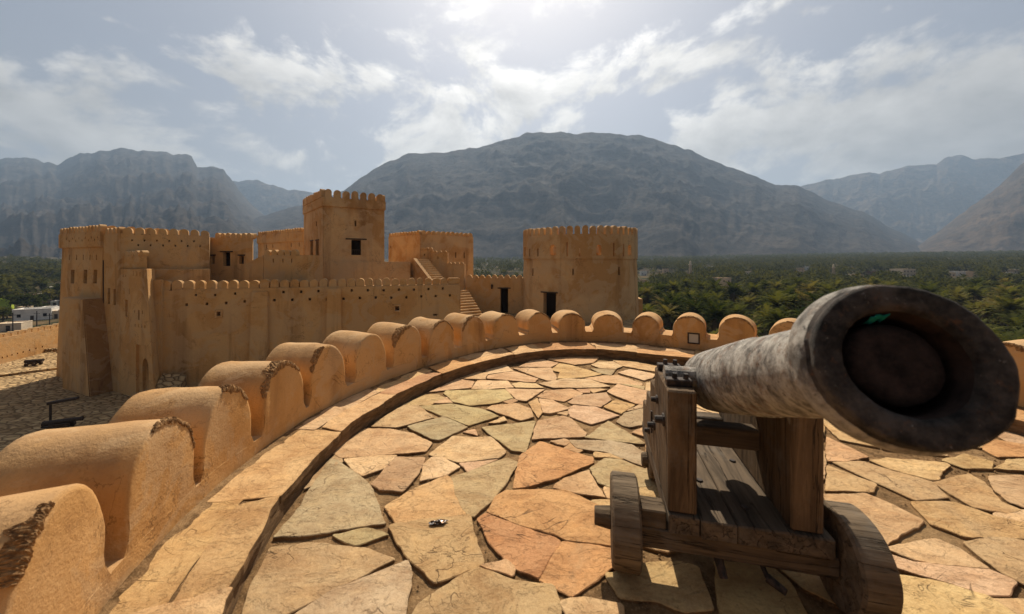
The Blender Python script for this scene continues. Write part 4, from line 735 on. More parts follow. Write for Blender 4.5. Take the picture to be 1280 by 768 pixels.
# ------------------------------------------------------------------ the fort
def V2(p): return Vector((p[0], p[1], 0))
def hit(px, p0, p1):                              # pixel column against a wall line in plan
    dx = (px - 640) / F; ex, ey = p1[0] - p0[0], p1[1] - p0[1]
    k = (p0[0] - dx * p0[1]) / (dx * ey - ex); return Vector((p0[0] + ex * k, p0[1] + ey * k, 0))
def hole(px, py, w, h, p0, p1, depth=0.5, out=0.3):
    a, b, c = hit(px - w / 2, p0, p1), hit(px + w / 2, p0, p1), hit(px, p0, p1)
    nrm = Vector((-(b - a).y, (b - a).x, 0)).normalized(); nrm = nrm if nrm.dot(c) > 0 else -nrm
    zc = CZ - (py - HZ) / F * c.y; hh = h / F * c.y
    return (a + Vector((0, 0, zc - hh / 2)) - nrm * out, b - a, nrm * (out + depth), Vector((0, 0, hh)))
def arch(px, pyt, pyb, w, p0, p1, depth, pointed=0.0, out=0.3):
    a, b, c = hit(px - w / 2, p0, p1), hit(px + w / 2, p0, p1), hit(px, p0, p1); nrm = Vector((-(b - a).y, (b - a).x, 0)).normalized(); nrm = nrm if nrm.dot(c) > 0 else -nrm
    zt, zb = CZ - (pyt - HZ) / F * c.y, CZ - (pyb - HZ) / F * c.y; hw = (b - a).length / 2; rise = min(hw * (1 + pointed), (zt - zb) * 0.6); m_ = (a + b) / 2; t = (b - a).normalized()
    pr = [(-hw, zb), (-hw, zt - rise)] + [(-hw * math.cos(math.pi * i / 8), zt - rise + rise * (math.sin(math.pi * i / 8) ** (1 + 0.0 * pointed))) for i in range(1, 8)] + [(hw, zt - rise), (hw, zb)]
    f = [m_ + t * x + Vector((0, 0, z)) - nrm * out for x, z in pr]; g_ = [p + nrm * (out + depth) for p in f]
    return (f, g_)
class PMB(MB):
    def prism(s, base, top):
        n = len(base); s.add(list(base) + list(top), [tuple(range(n))[::-1], tuple(range(n, 2 * n))] + [(i, (i + 1) % n, n + (i + 1) % n, n + i) for i in range(n)])
def fixmesh(me):
    bm = bmesh.new(); bm.from_mesh(me); bmesh.ops.recalc_face_normals(bm, faces=bm.faces); bm.to_mesh(me); bm.free()
def cutw(o, hs):
    mb = PMB()
    for h in hs:
        if len(h) == 2: mb.prism(*h)
        else: mb.box(*h)
    if not hs: return o
    me = mesh_from('cutter', mb.v, mb.f); fixmesh(me); c = link('cutter', me); m = o.modifiers.new('b', 'BOOLEAN'); m.operation = 'DIFFERENCE'; m.solver = 'EXACT'; m.object = c; m.use_self = True
    bpy.context.view_layer.update(); dg = bpy.context.evaluated_depsgraph_get(); nm = bpy.data.meshes.new_from_object(o.evaluated_get(dg)); o.modifiers.clear(); o.data = nm
    bpy.data.objects.remove(c); return o
def block(name, plan, z0, z1, mat, parent, holes=(), base=None, bev=0.05):
    mb = MB(); b = base or plan; mb.prism([Vector((p[0], p[1], z0)) for p in b], [Vector((p[0], p[1], z1)) for p in plan])
    o = mb.build(name, mat, None, bevel=bev, seg=2); cutw(o, list(holes))
    place(o, parent); return o
def merlon_mesh(w, h, t, seed=0):
    rs = np.random.default_rng(seed); hw = w / 2; st = max(h - hw, 0.05); na = 10; pr = [(-hw, 0), (-hw, st * 0.5)] + [(-hw * math.cos(math.pi * i / na), st + (h - st) * math.sin(math.pi * i / na)) for i in range(na + 1)] + [(hw, st * 0.5), (hw, 0)]
    mb = MB(); fr = [(x, -t / 2, z) for x, z in pr]; mb.prism(fr, [(x, t / 2, z) for x, z in pr]); V = np.array(mb.v); V[:, 2] += (V[:, 2] > 0.02) * (vnoise3(V * 2.5 + seed * 9) - 0.5) * 0.10 * h; V[:, 0] += (V[:, 2] > 0.02) * (vnoise3(V * 2 + seed * 5 + 40) - 0.5) * 0.08 * w
    me = mesh_from('merlon', V, mb.f); fixmesh(me)
    bm = bmesh.new(); bm.from_mesh(me); es = [e for e in bm.edges if len(e.link_faces) == 2 and e.calc_face_angle(0) > 1.2 and min(v.co.z for v in e.verts) > 0.01]; bmesh.ops.bevel(bm, geom=es, offset=min(0.05, w * 0.1), segments=2, affect='EDGES', clamp_overlap=True); bm.to_mesh(me); bm.free()
    return me
_mc = {}
def merlons(parent, p0, p1, z, pitch, w, h, t, mat=None, skip_first=0.0):
    key = (w, h, t, (mat or PL_FORT).name)
    if key not in _mc:
        _mc[key] = [merlon_mesh(w, h, t, s) for s in range(4)]
        for me in _mc[key]: me.materials.append(mat or PL_FORT)
    p0, p1 = V2(p0), V2(p1); d = p1 - p0; n = max(1, int(round(d.length / pitch))); ang = math.atan2(d.y, d.x)
    for i in range(n):
        o = bpy.data.objects.new('merlon', random.choice(_mc[key])); COL.objects.link(o); o.parent = parent
        o.location = p0 + d * ((i + 0.5) / n) + Vector((0, 0, z)) - parent.location; o.rotation_euler = (0, 0, ang + (math.pi if random.random() < 0.5 else 0)); o.scale = (random.uniform(0.93, 1.04), 1, random.uniform(0.88, 1.04))
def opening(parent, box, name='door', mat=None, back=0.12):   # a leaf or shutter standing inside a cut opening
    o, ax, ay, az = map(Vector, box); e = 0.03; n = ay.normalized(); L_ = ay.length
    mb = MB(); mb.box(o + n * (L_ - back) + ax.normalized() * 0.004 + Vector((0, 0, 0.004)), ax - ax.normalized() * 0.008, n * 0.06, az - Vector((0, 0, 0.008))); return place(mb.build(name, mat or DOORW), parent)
def lintel(parent, box, name='lintel', over=0.25, th=0.12, mat=None):
    o, ax, ay, az = map(Vector, box); n = ay.normalized(); t = ax.normalized(); mb = MB(); mb.box(o + n * 0.26 - t * over + az + Vector((0, 0, 0.004)), ax + t * 2 * over, n * 0.10, Vector((0, 0, th))); return place(mb.build(name, mat or DOORW), parent)

def FP(x): Y = 29.7 * 533 / (x + 400); return (UX(x, Y), Y)
fd, aw = Vector((0.918, -0.397, 0)), Vector((0.397, 0.918, 0))
def off(p, a=0, b=0): q = V2(p) + fd * a + aw * b; return (q.x, q.y)
# residence block with the gate
res = empty('residence_block', (*FP(129), -9.2)); tag(res, 'tall plastered fort block with narrow windows, a thick buttress and the arched gate', 'fort block')
f0, f1, f2, f3 = FP(77), FP(129), FP(150), FP(188)
hs = [hole(px, 346, 4.6, 17, f0, f1, 0.7) for px in (92, 108, 120.3)]; win1 = list(hs)
hs += [hole(px, 322, 1.1, 6.5, f0, f1, 0.5) for px in (87.5, 96, 104.5, 113, 121)]
wall1 = block('wall', [off(f0, 0.1, 0), f1, off(f1, 0, 10), off(f0, 0.1, 10)], -9.6, 2.75, PL_FORT, res, hs, base=[off(f0, -0.2, -0.3), off(f1, 0, -0.3), off(f1, 0, 10), off(f0, -0.2, 10)])
hs = [hole(83 + 3.9 * i, 299 - 0.22 * i + (3 if i % 2 else 0), 0.9, 2.6, off(f0, 0, -0.15), off(f1, 0, -0.15), 0.45) for i in range(11)]
block('parapet_band', [off(f0, -0.15, -0.15), off(f1, 0.0, -0.15), off(f1, 0.0, 6), off(f0, -0.15, 10.1)], 2.70, 4.02, PL_FORT, res, hs)
merlons(res, off(f0, -0.1, 0.1), off(f1, -0.1, 0.1), 4.015, 0.62, 0.5, 0.55, 0.4); merlons(res, off(f1, -0.25, 0.3), off(f1, -0.25, 5.6), 4.015, 0.62, 0.5, 0.55, 0.4); merlons(res, off(f0, 0.1, 0.6), off(f0, 0.1, 9.8), 4.015, 0.7, 0.55, 0.55, 0.4)
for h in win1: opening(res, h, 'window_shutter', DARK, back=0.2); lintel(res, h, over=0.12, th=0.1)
g2 = [off(f1, 0.006, 0), f2, (-26.9, 32.0), (-28.5, 34.0), (-24.5, 34.0), (-26.3, 36.6), off(f1, 0.006, 10.0)]
r0, r1, q0, q1 = f2, (-26.9, 32.0), (-28.5, 34.0), (-24.5, 34.0)
hs = [hole(px, 370.5 + dy, 3.0, 20, f1, f2, 0.6) for px, dy in ((136, 0), (143.3, 1.2))]; win2 = list(hs)
hs += [hole(165 + 7.75 * i, 300.5 + (6 if i % 2 else 0) + 0.13 * i, 2.0, 2.2, r0, r1, 0.6) for i in range(12)]
hs += [hole(168 + 9.6 * i, 292.5 + 0.1 * i, 1.6, 2.0, r0, r1, 0.6) for i in range(9)]
door_r = hole(283.2, 324.2, 9.2, 17.2, q0, q1, 0.9); wr = [hole(266.2, 325, 4, 10, q0, q1, 0.7), hole(301.8, 325, 6, 10, q0, q1, 0.7)]
hs += [door_r] + wr + [hole(284, 297, 7.5, 1.6, q0, q1, 0.4)]
block('wall', g2, -9.6, 3.76, PL_FORT, res, hs, bev=0.03)
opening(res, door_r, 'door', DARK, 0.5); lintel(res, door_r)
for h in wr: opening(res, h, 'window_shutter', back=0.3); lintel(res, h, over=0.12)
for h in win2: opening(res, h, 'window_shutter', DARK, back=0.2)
merlons(res, off(f1, 0.1, 0.25), off(f2, -0.1, 0.25), 3.755, 0.65, 0.52, 0.52, 0.42); merlons(res, (r0[0] - 0.1, r0[1] + 0.25), (r1[0] - 0.1, r1[1] + 0.2), 3.755, 0.66, 0.56, 0.52, 0.42); merlons(res, (-28.1, 34.22), (-24.6, 34.22), 3.755, 0.5, 0.4, 0.42, 0.4); merlons(res, (-24.7, 34.5), (-26.3, 36.4), 3.755, 0.6, 0.45, 0.45, 0.4)
mb = MB(); mb.box((r0[0] + 0.5, r0[1] + 0.22, 0.85), (r1[0] - r0[0] - 0.4, r1[1] - r0[1] - 0.2, 0), (0.35, -0.5, 0), (0, 0, -9)); place(mb.build('wall_footing', PL_FORT, bevel=0.04), res)
# gate front
g3b, g3t = [off(f2, 0.003, 0), off(f3, 0.75, 0.0), (-27.6, 28.7), (-30.0, 30.6)], [off(f2, 0.003, 0), off(f3, -0.55, 0), (-28.7, 28.9), (-30.2, 30.4)]
hs = [hole(158.3, 385.5, 3.4, 21, f2, f3, 0.6), hole(173.3, 394, 2.4, 12, f2, f3, 0.6)]; win3 = list(hs)
hs += [hole(px, py, 0.9, h_, f2, f3, 0.5) for px, py, h_ in ((168.5, 390, 4), (178, 390.5, 4), (155, 364, 7), (161.5, 364.5, 7), (169, 407, 4), (173, 407.5, 4), (177, 408, 4), (181, 408.5, 4), (154, 345, 3), (157, 345, 3), (166.5, 342, 6), (171, 342.5, 6), (175, 343, 6))]
gp0, gp1 = off(f2, 0, 0.16), off(f3, 0, 0.16); gate = hole(178.0, 463, 16, 62, f2, f3, 0.16, out=0.5); ga = arch(181.6, 448, 490, 7.2, gp0, gp1, 0.38, 0.6, out=0.05); hs += [gate]
w3 = block('wall', g3t, -9.6, 0.92, PL_FORT, res, hs, base=g3b, bev=0.03); cutw(w3, [ga])
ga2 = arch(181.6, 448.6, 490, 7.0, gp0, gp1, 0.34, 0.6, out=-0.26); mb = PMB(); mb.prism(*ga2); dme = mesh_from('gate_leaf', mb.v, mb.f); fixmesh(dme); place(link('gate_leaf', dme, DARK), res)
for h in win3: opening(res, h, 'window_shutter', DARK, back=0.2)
YP = lambda x, d: (UX(x, FP(x)[1] + d), FP(x)[1] + d)
g3a = [YP(152, 0.35), YP(184, 0.7), YP(184, 1.9), YP(154, 1.5)]
block('gate_turret', g3a, 0.9, 1.95, PL_FORT, res, [hole(174, 319.5, 1.6, 3.5, g3a[0], g3a[1], 0.4)], bev=0.04); merlons(res, YP(153, 0.65), YP(183.5, 1.0), 1.945, 0.66, 0.56, 0.42, 0.38)
mb = MB(); mb.box(V2(f1) + Vector((0, 0, -6.6)) - aw * 0.05 + fd * 0.05, fd * 0.09, aw * 0.045, (0, 0, 8.2)); place(mb.build('drain_pipe', DOORW), res)
# thick sloping buttress on the left of the gate
bt = [(-38.2, 30.5), (-34.45, 28.9), (-33.4, 31.0), (-37.6, 33.0)]; bb = [(-37.15, 29.75), (-32.7, 27.9), (-32.0, 30.5), (-36.2, 32.6)]
bo = block('buttress', bt, -9.6, -1.55, [PL_FORT, PL_FLANK], res, base=bb, bev=0.06)
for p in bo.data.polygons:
    if p.normal.dot(fd) > 0.6: p.material_index = 1                  # its right flank takes a darker brown than the front
# long front wall
CL, CR = (-28.3, 28.5), (-5.1, 35.6); cd = (V2(CR) - V2(CL)).normalized(); cn = Vector((-cd.y, cd.x, 0)); clen = (V2(CR) - V2(CL)).length
cur = empty('curtain_wall', (CL[0] + cd.x * clen / 2, CL[1] + cd.y * clen / 2, -9.0)); tag(cur, 'long low plastered fort wall with round merlons and rows of small square loopholes', 'fort wall')
def cp(s, d=0.0): q = V2(CL) + cd * s + cn * d; return (q.x, q.y)
hs = []
for px, py, wd, hh in ((233.6, 381, 3.2, 3.4), (259, 380, 3.4, 3.4), (283, 379, 3.4, 3.4), (213, 361.5, 4, 4.5)): hs.append(hole(px, py, wd, hh, CL, CR, 2.2))
for px, py in ((245, 369), (269, 369), (294, 367.3), (306, 377)): hs.append(hole(px, py, 3, 3, CL, CR, 0.8))
s0 = (hit(343, CL, CR) - V2(CL)).length
def shole(s, z, w, h, dep=0.7):
    a = V2(cp(s - w / 2)); return (a + Vector((0, 0, z - h / 2)) - cn * 0.3, cd * w, cn * (dep + 0.3), Vector((0, 0, h)))
for i in range(13):
    for k, z in ((0.0, -1.86), (0.68, -1.16)):
        s = s0 + i * 1.36 + k
        if s < clen - 0.5: hs.append(shole(s, z + random.uniform(-.04, .04), 0.2, 0.22))
hs.append(hole(544, 393.5, 5, 2.2, CL, CR, 0.6)); sp1, sp2 = hole(274.2, 392.2, 4.5, 5, CL, CR, 0.7), hole(496.5, 385.5, 5, 5, CL, CR, 0.7); hs += [sp1, sp2]
block('wall', [cp(0), cp(clen), cp(clen, 0.95), cp(0, 0.95)], -9.6, -0.76, PL_FORT, cur, hs, base=[cp(0, -0.3), cp(clen, -0.3), cp(clen, 0.95), cp(0, 0.95)], bev=0.04)
merlons(cur, cp(0.25, 0.32), cp(clen - 1.2, 0.32), -0.763, 0.757, 0.66, 0.72, 0.40)
mb = MB(); a = V2(cp(clen - 1.2, 0.05)); mb.box(a + Vector((0, 0, -0.757)), cd * 1.15, cn * 0.7, (0, 0, 0.62)); place(mb.build('end_pier', PL_FORT, bevel=0.08, seg=2), cur)
for px0, px1, zt in ((315, 336, -1.05), (409, 427, -0.9), (190.5, 199, 0.05)):
    a, b = (hit(px0, CL, CR) - V2(CL)).length, (hit(px1, CL, CR) - V2(CL)).length
    if px0 < 200: a = -0.15; b = 0.55
    block('pilaster', [cp(a, -0.22), cp(b, -0.22), cp(b, 0.2), cp(a, 0.2)], -9.6, zt, PL_FORT, cur, base=[cp(a - 0.1, -0.75), cp(b + 0.15, -0.75), cp(b, 0.2), cp(a, 0.2)], bev=0.06)
for h in (sp1, sp2):
    o, ax, ay, az = h; n_ = ay.normalized(); t_ = ax.normalized(); mb = MB(); w_, z_ = ax.length, az.z; o2 = o + n_ * 0.12
    for (x0, x1, z0, z1) in ((-0.14, w_ + 0.14, z_ + 0.004, z_ + 0.16), (-0.14, w_ + 0.14, -0.16, -0.004), (-0.14, -0.004, -0.003, z_ + 0.003), (w_ + 0.004, w_ + 0.14, -0.003, z_ + 0.003)): mb.box(o2 + t_ * x0 + up * z0, t_ * (x1 - x0), n_ * 0.16, up * (z1 - z0))
    place(mb.build('spout_surround', PL_TOWER, bevel=0.02), cur)
# stone ramp at the foot of the wall
rp = empty('stone_ramp', (*cp(1.9, -1.6), -9.0)); tag(rp, 'short grey rubble ramp against the foot of the long wall', 'ramp')
mb = PMB(); a = [V2(cp(1.0, -0.8)), V2(cp(2.5, -0.8)), V2(cp(2.7, -3.4)), V2(cp(1.0, -3.4))]; mb.prism([p + up * -9.5 for p in a], [a[0] + up * -7.2, a[1] + up * -7.5, a[2] + up * -8.9, a[3] + up * -8.9]); o = mb.build('ramp_body', YARD); fixmesh(o.data); roughen(o, 0.08, 1.1, 5); place(o, rp)
# wall with a sloping ramp parapet, behind the front wall
rw = empty('ramp_wall', (UX(350, 33), 33, -2)); tag(rw, 'low wall with five small merlons and a sloping end beside the square tower', 'wall')
a, b, c = (UX(306, 33.2), 33.2), (UX(329, 33.2), 33.2), (UX(384, 33.0), 33.0)
hs = [hole(px, 326, 1.4, 5, b, c, 0.5) for px in (341.5, 353.5, 364.5)]
block('wall', [b, c, (c[0] + 0.3, c[1] + 2.2), (b[0] + 0.2, b[1] + 0.75)], -3, 2.08, PL_FORT, rw, hs, bev=0.04)
mb = PMB(); z1, z2 = CZ - (331 - HZ) / F * 33.2, CZ - (319 - HZ) / F * 33.2
pl = [Vector((a[0], a[1], 0)), Vector((b[0] - 0.004, b[1], 0)), Vector((b[0] + 0.19, b[1] + 0.75, 0)), Vector((a[0], a[1] + 0.75, 0))]; mb.prism([p + up * -3 for p in pl], [pl[0] + up * z1, pl[1] + up * z2, pl[2] + up * z2, pl[3] + up * z1]); o = mb.build('ramp_parapet', PL_FORT); fixmesh(o.data); place(o, rw)
merlons(rw, (b[0] + 0.05, b[1] + 0.3), (UX(371, 33), 33.3), 2.075, 0.63, 0.52, 0.5, 0.45)
# rear wall
rv0, rv1 = (-36.0, 51.0), (-25.6, 44.2); rv = empty('rear_wall', (-30.8, 47.6, -2)); tag(rv, 'high rear fort wall with tiny crenels left of the square tower', 'fort wall')
dn = Vector((0.55, 0.84, 0)); hs = [hole(px, py, 1.0, 5, rv0, rv1, 0.5) for px, py in ((333, 308.5), (341, 308), (364, 306.5), (374, 306), (380.5, 310))]
block('wall', [rv0, rv1, (rv1[0] + dn.x, rv1[1] + dn.y), (rv0[0] + dn.x, rv0[1] + dn.y)], -4, 4.35, PL_FORT, rv, hs); block('parapet_band', [(rv0[0] - 0.1, rv0[1] - 0.12), (rv1[0], rv1[1] - 0.14), (rv1[0] + dn.x * 0.6, rv1[1] + dn.y * 0.6), (rv0[0] + dn.x * 0.6, rv0[1] + dn.y * 0.6)], 4.0, 5.2, PL_FORT, rv)
merlons(rv, (rv0[0] + 0.1, rv0[1] + 0.12), (rv1[0] - 0.1, rv1[1] + 0.15), 5.195, 0.66, 0.5, 0.5, 0.4)
# square tower
Tn, Tl, Tr, Tb = (-18.9, 36.0), (-24.6, 42.5), (-13.8, 39.0), (-19.5, 45.5)
tw = empty('square_tower', (-19.2, 40.7, -3)); tag(tw, 'tall square fort tower with one barred window, the highest part of the fort', 'tower')
cen = Vector((-19.2, 40.75, 0))
def grow(pts, g): return [tuple((cen + (V2(p) - cen) * (1 + g / (V2(p) - cen).length))[:2]) for p in pts]
T4 = [Tl, Tn, Tr, Tb]
wbig = hole(445.3, 309.5, 12.2, 19, Tn, Tr, 0.9); wl1, wl2 = hole(389.6, 311, 3.2, 18.5, Tl, Tn, 0.7), hole(396.6, 310.5, 3.6, 19, Tl, Tn, 0.7)
block('wall', T4, -4, 7.1, PL_TOWER, tw, [wbig, wl1, wl2, hole(444.3, 279.5, 2.0, 7, Tn, Tr, 0.6), hole(395.5, 280, 1.2, 6, Tl, Tn, 0.5)], bev=0.07)
block('crown_band', grow(T4, 0.16), 7.02, 7.98, PL_TOWER, tw, bev=0.05); block('footing', grow(T4, 0.22), -4.0, CZ - 0.02, PL_TOWER, tw, bev=0.06)
G4 = grow(T4, -0.12)
for a, b, n_ in ((1, 2, 0), (0, 1, 0), (2, 3, 0), (3, 0, 0)): merlons(tw, G4[a], G4[b], 7.975, 0.84, 0.64, 0.84, 0.42, PL_TOWER)
opening(tw, wbig, 'window_shutter', DARK, 0.25); lintel(tw, wbig, over=0.55, th=0.14)
o, ax, ay, az = wbig; n_ = ay.normalized(); t_ = ax.normalized(); mb = MB()
for k in range(5): mb.box(o + n_ * 0.36 + t_ * (ax.length * (k + 0.5) / 5 - 0.025), t_ * 0.05, n_ * 0.05, up * 0.5)
mb.box(o + n_ * 0.35 + up * 0.502, ax, n_ * 0.07, up * 0.07); place(mb.build('balustrade', DOORW), tw)
for h in (wl1, wl2): opening(tw, h, 'window_shutter', back=0.25); lintel(tw, h, over=0.15)
# platform beside the tower, with its stair
pf = empty('platform', (-12, 42, -4)); tag(pf, 'flat plastered terrace block joined to the right foot of the square tower', 'terrace')
block('wall', [(-16.5, 37.7), (-11.4, 40.4), (-13.6, 46.0), (-18.5, 44.0)], -5, CZ - 0.05, PL_TOWER, pf, bev=0.06)
def stairs(name, label, p0, p1, z0, z1, width, n, dirn, rail=None, mat=None, railw=0.3):
    root = empty(name, (p0[0], p0[1], z0)); tag(root, label, 'stairs'); p0, p1, w = V2(p0), V2(p1), V2(dirn).normalized() * width; d = (p1 - p0) / n
    mb = MB()
    for i in range(n): mb.box(p0 + d * i + up * (z0 - 0.5), d * 1.0, w, up * (0.5 + (z1 - z0) * (i + 1) / n - 0.002 * (i % 2)))
    place(mb.build('steps', mat or PL_FORT, bevel=0.02), root)
    if rail is not None:
        q = p0 - w.normalized() * (railw + 0.005); e = w.normalized() * railw; mb = PMB(); mb.prism([q + up * (z0 - 1.2), p1 - w.normalized() * (railw + 0.005) + up * (z0 - 1.2), p1 - w.normalized() * 0.005 + up * (z0 - 1.2), p0 - w.normalized() * 0.005 + up * (z0 - 1.2)], [q + up * (z0 + rail), p1 - w.normalized() * (railw + 0.005) + up * (z1 + rail), p1 - w.normalized() * 0.005 + up * (z1 + rail), p0 - w.normalized() * 0.005 + up * (z0 + rail)])
        o = mb.build('stair_parapet', PL_TOWER); fixmesh(o.data); place(o, root)
    return root
stairs('stairway', 'upper outside stairway with a sloping sunlit parapet climbing to the terrace', (UX(542, 38.4), 38.4), (UX(521, 41.3), 41.3), -0.6, 1.75, 1.35, 10, (0.76, 0.65), rail=0.10, railw=0.40)
stairs('stairway', 'lower wide stairway of dark worn steps climbing from the yard behind the long wall', (UX(606, 37.6), 37.6), (UX(584, 41.0), 41.0), -4.5, -1.75, 3.0, 11, (-0.83, -0.55))
# rear right block and the stepped wall in front of it
Kc, Kr, Kl = (-11.26, 44.2), (-5.2, 48.7), (-16.9, 49.2); Kb = (Kl[0] + Kr[0] - Kc[0], Kl[1] + Kr[1] - Kc[1])
kb = empty('rear_block', (-10.8, 47, -4)); tag(kb, 'square plastered fort block with small crenels, behind the upper stairway', 'fort block')
block('wall', [Kl, Kc, Kr, Kb], -5, 4.85, PL_TOWER, kb, [hole(569.7, 319, 1.3, 7, Kc, Kr, 0.5), hole(580.2, 319.5, 1.3, 7, Kc, Kr, 0.5), hole(488, 309, 1.4, 2, Kl, Kc, 0.4)])
for a, b in ((Kl, Kc), (Kc, Kr), (Kr, Kb), (Kb, Kl)):
    m_ = (V2(Kl) + V2(Kr)) / 2; s_ = lambda p: tuple((V2(p) + (m_ - V2(p)).normalized() * 0.25)[:2]); merlons(kb, s_(a), s_(b), 4.845, 0.66, 0.52, 0.5, 0.4)
sw = empty('stepped_wall', (-8, 41, -4)); tag(sw, 'plastered wall stepping down in three stages to the right of the upper stairway', 'wall')
Ys = 43.0; pts = [(527, 310.5), (541.5, 315), (560, 327.5), (576, 328.5)]
for k, (x0, x1, yt) in enumerate(((526, 541, 309.5), (541, 560, 313.5), (560, 581.5, 328))):
    zt = CZ - (yt - HZ) / F * Ys; a0, a1 = UX(x0, Ys) + 0.003, UX(x1, Ys) - 0.003
    block('wall_step', [(a0, Ys - 0.35 * k), (a1, Ys - 0.35 * k), (a1, Ys + 0.6), (a0, Ys + 0.6)], -5, zt - 0.22, PL_FORT, sw, [hole((x0 + x1) / 2 - 3, yt + 9, 1.2, 3, (a0, Ys - 0.35 * k), (a1, Ys - 0.35 * k), 0.3)] if k < 2 else [], bev=0.05)
    merlons(sw, (a0 + 0.05, Ys + 0.15 - 0.35 * k), (a1 - 0.05, Ys + 0.15 - 0.35 * k), zt - 0.222, 0.5, 0.42, 0.24, 0.4)
# low wall with a doorway
Lw0, Lw1 = (-5.35, 42.0), (2.0, 41.4); lw = empty('low_wall', (-1.6, 41.8, -4.5)); tag(lw, 'low crenellated wall with a dark doorway joining the stairs to the round tower', 'wall')
dh = hole(630.3, 377, 9.6, 32, Lw0, Lw1, 0.75, out=0.4); block('wall', [Lw0, Lw1, (Lw1[0], Lw1[1] + 1.4), (Lw0[0], Lw0[1] + 1.4)], -5, -0.42, PL_FORT, lw, [dh], bev=0.05)
opening(lw, dh, 'door', DARK, 0.1); lintel(lw, dh, over=0.3)
merlons(lw, (Lw0[0], Lw0[1] + 0.3), (Lw1[0], Lw1[1] + 0.3), -0.423, 0.72, 0.62, 0.36, 0.5)
c = hit(615, Lw0, Lw1); zc = CZ - (358 - HZ) / F * c.y; ln = empty('wall_lantern', (c.x, c.y - 0.15, zc)); tag(ln, 'small dark lantern bracketed on the low wall left of the doorway', 'lantern')
mb = MB(); mb.box((c.x - 0.05, c.y - 0.33, zc + 0.16), (0.10, 0, 0), (0, 0.33, 0), (0, 0, 0.07)); place(mb.build('bracket', DIRON), ln); mb = MB(); mb.tube((c.x, c.y - 0.27, zc + 0.155), (c.x, c.y - 0.27, zc - 0.30), 0.13, 0.09, 6); place(mb.build('lantern_body', DIRON), ln)
# round tower
TC, TR_, zc = Vector((UX(723.5, 42.0), 42.0, 0)), 6.40, 0
rt = empty('round_tower', (TC.x, TC.y, -4.6)); tag(rt, 'broad round fort tower with arched openings and patched plaster', 'tower')
def tcyl(px, rad):
    dx = (px - 640) / F; A_q = dx * dx + 1; B_q = -2 * (dx * TC.x + TC.y); C_q = TC.x ** 2 + TC.y ** 2 - rad * rad; t = (-B_q - math.sqrt(max(B_q * B_q - 4 * A_q * C_q, 0))) / (2 * A_q); return Vector((dx * t, t, 0))
def rhole(px, py0, py1, w, rad, depth, rounded=False):
    c = tcyl(px, rad); nrm = (TC - c).normalized(); t = Vector((nrm.y, -nrm.x, 0)); vd = c.normalized(); fs_ = max(0.25, abs(nrm.dot(vd))); wm = w / F * c.y / fs_; z0, z1 = CZ - (py1 - HZ) / F * c.y, CZ - (py0 - HZ) / F * c.y
    p0, p1 = c - t * 5, c + t * 5
    if not rounded: return (c - t * wm / 2 - nrm * 0.4 + up * z0, t * wm, nrm * (0.4 + depth), up * (z1 - z0))
    hw = wm / 2; pr = [(-hw, z0), (-hw, z1 - hw)] + [(-hw * math.cos(math.pi * i / 8), z1 - hw + hw * math.sin(math.pi * i / 8)) for i in range(1, 8)] + [(hw, z1 - hw), (hw, z0)]; f = [c - nrm * 0.4 + t * x + up * z for x, z in pr]; return (f, [p + nrm * (0.4 + depth) for p in f])
def drum(name, r0, r1, z0, z1, hs, inner=None):
    n_ = 96; mb = MB(); cc = lambda r, z: [TC + Vector((r * math.cos(2 * math.pi * i / n_), r * math.sin(2 * math.pi * i / n_), z)) for i in range(n_)]
    mb.prism(cc(r0, z0), cc(r1, z1)); o = mb.build(name, PL_TOWER)
    if inner: hs = hs + [(cc(inner, z0 + 0.6), cc(inner, z1 + 1))]
    cutw(o, hs); return place(o, rt)
dr = rhole(687, 366.5, 408, 15.6, 6.5, 1.0); ds_ = [rhole(px, a, b, w, 6.45, 0.6) for px, a, b, w in ((716.3, 336, 344, 1.7), (774, 334, 344, 2.2), (665.8, 336, 345, 2.0))]
drum('drum_wall', 6.62, 6.40, -5.0, 1.80, [dr] + ds_)
hs = [rhole(px, 306, 319.5, w, 6.5, 1.1, True) for px, w in ((691, 8), (748.5, 6.2), (787, 3.6))] + [rhole(px, a, 320.8, 1.8, 6.5, 1.0) for px, a in ((709, 303), (724.7, 310), (767.3, 304), (779.5, 305), (672.3, 311), (662, 311), (656, 309))]
drum('upper_drum', 6.50, 6.50, 1.76, 4.22, hs, inner=5.75)
opening(rt, dr, 'door', DARK, 0.4); lintel(rt, dr, over=0.25)
key = [merlon_mesh(0.55, 0.88, 0.45, s + 20) for s in range(4)]
for me in key: me.materials.append(PL_TOWER)
for i in range(52):
    t = 2 * math.pi * (i + 0.3) / 52; o = bpy.data.objects.new('merlon', random.choice(key)); COL.objects.link(o); o.parent = rt; o.location = Vector((6.26 * math.cos(t), 6.26 * math.sin(t), 4.217 + 4.6)); o.rotation_euler = (0, 0, t + math.pi / 2); o.scale = (random.uniform(.94, 1.05), 1, random.uniform(.9, 1.05))
# short stub of wall right of the round tower
sb = empty('garden_wall', (UX(800, 41), 41, -5)); tag(sb, 'stub of pale wall at the right foot of the round tower', 'wall'); block('wall', [(UX(794, 40), 40), (UX(803.5, 40), 40), (UX(803.5, 40) + 0.4, 42.5), (UX(794, 40), 42.5)], -9, CZ - (374 - HZ) / F * 40, PL_FORT, sb)
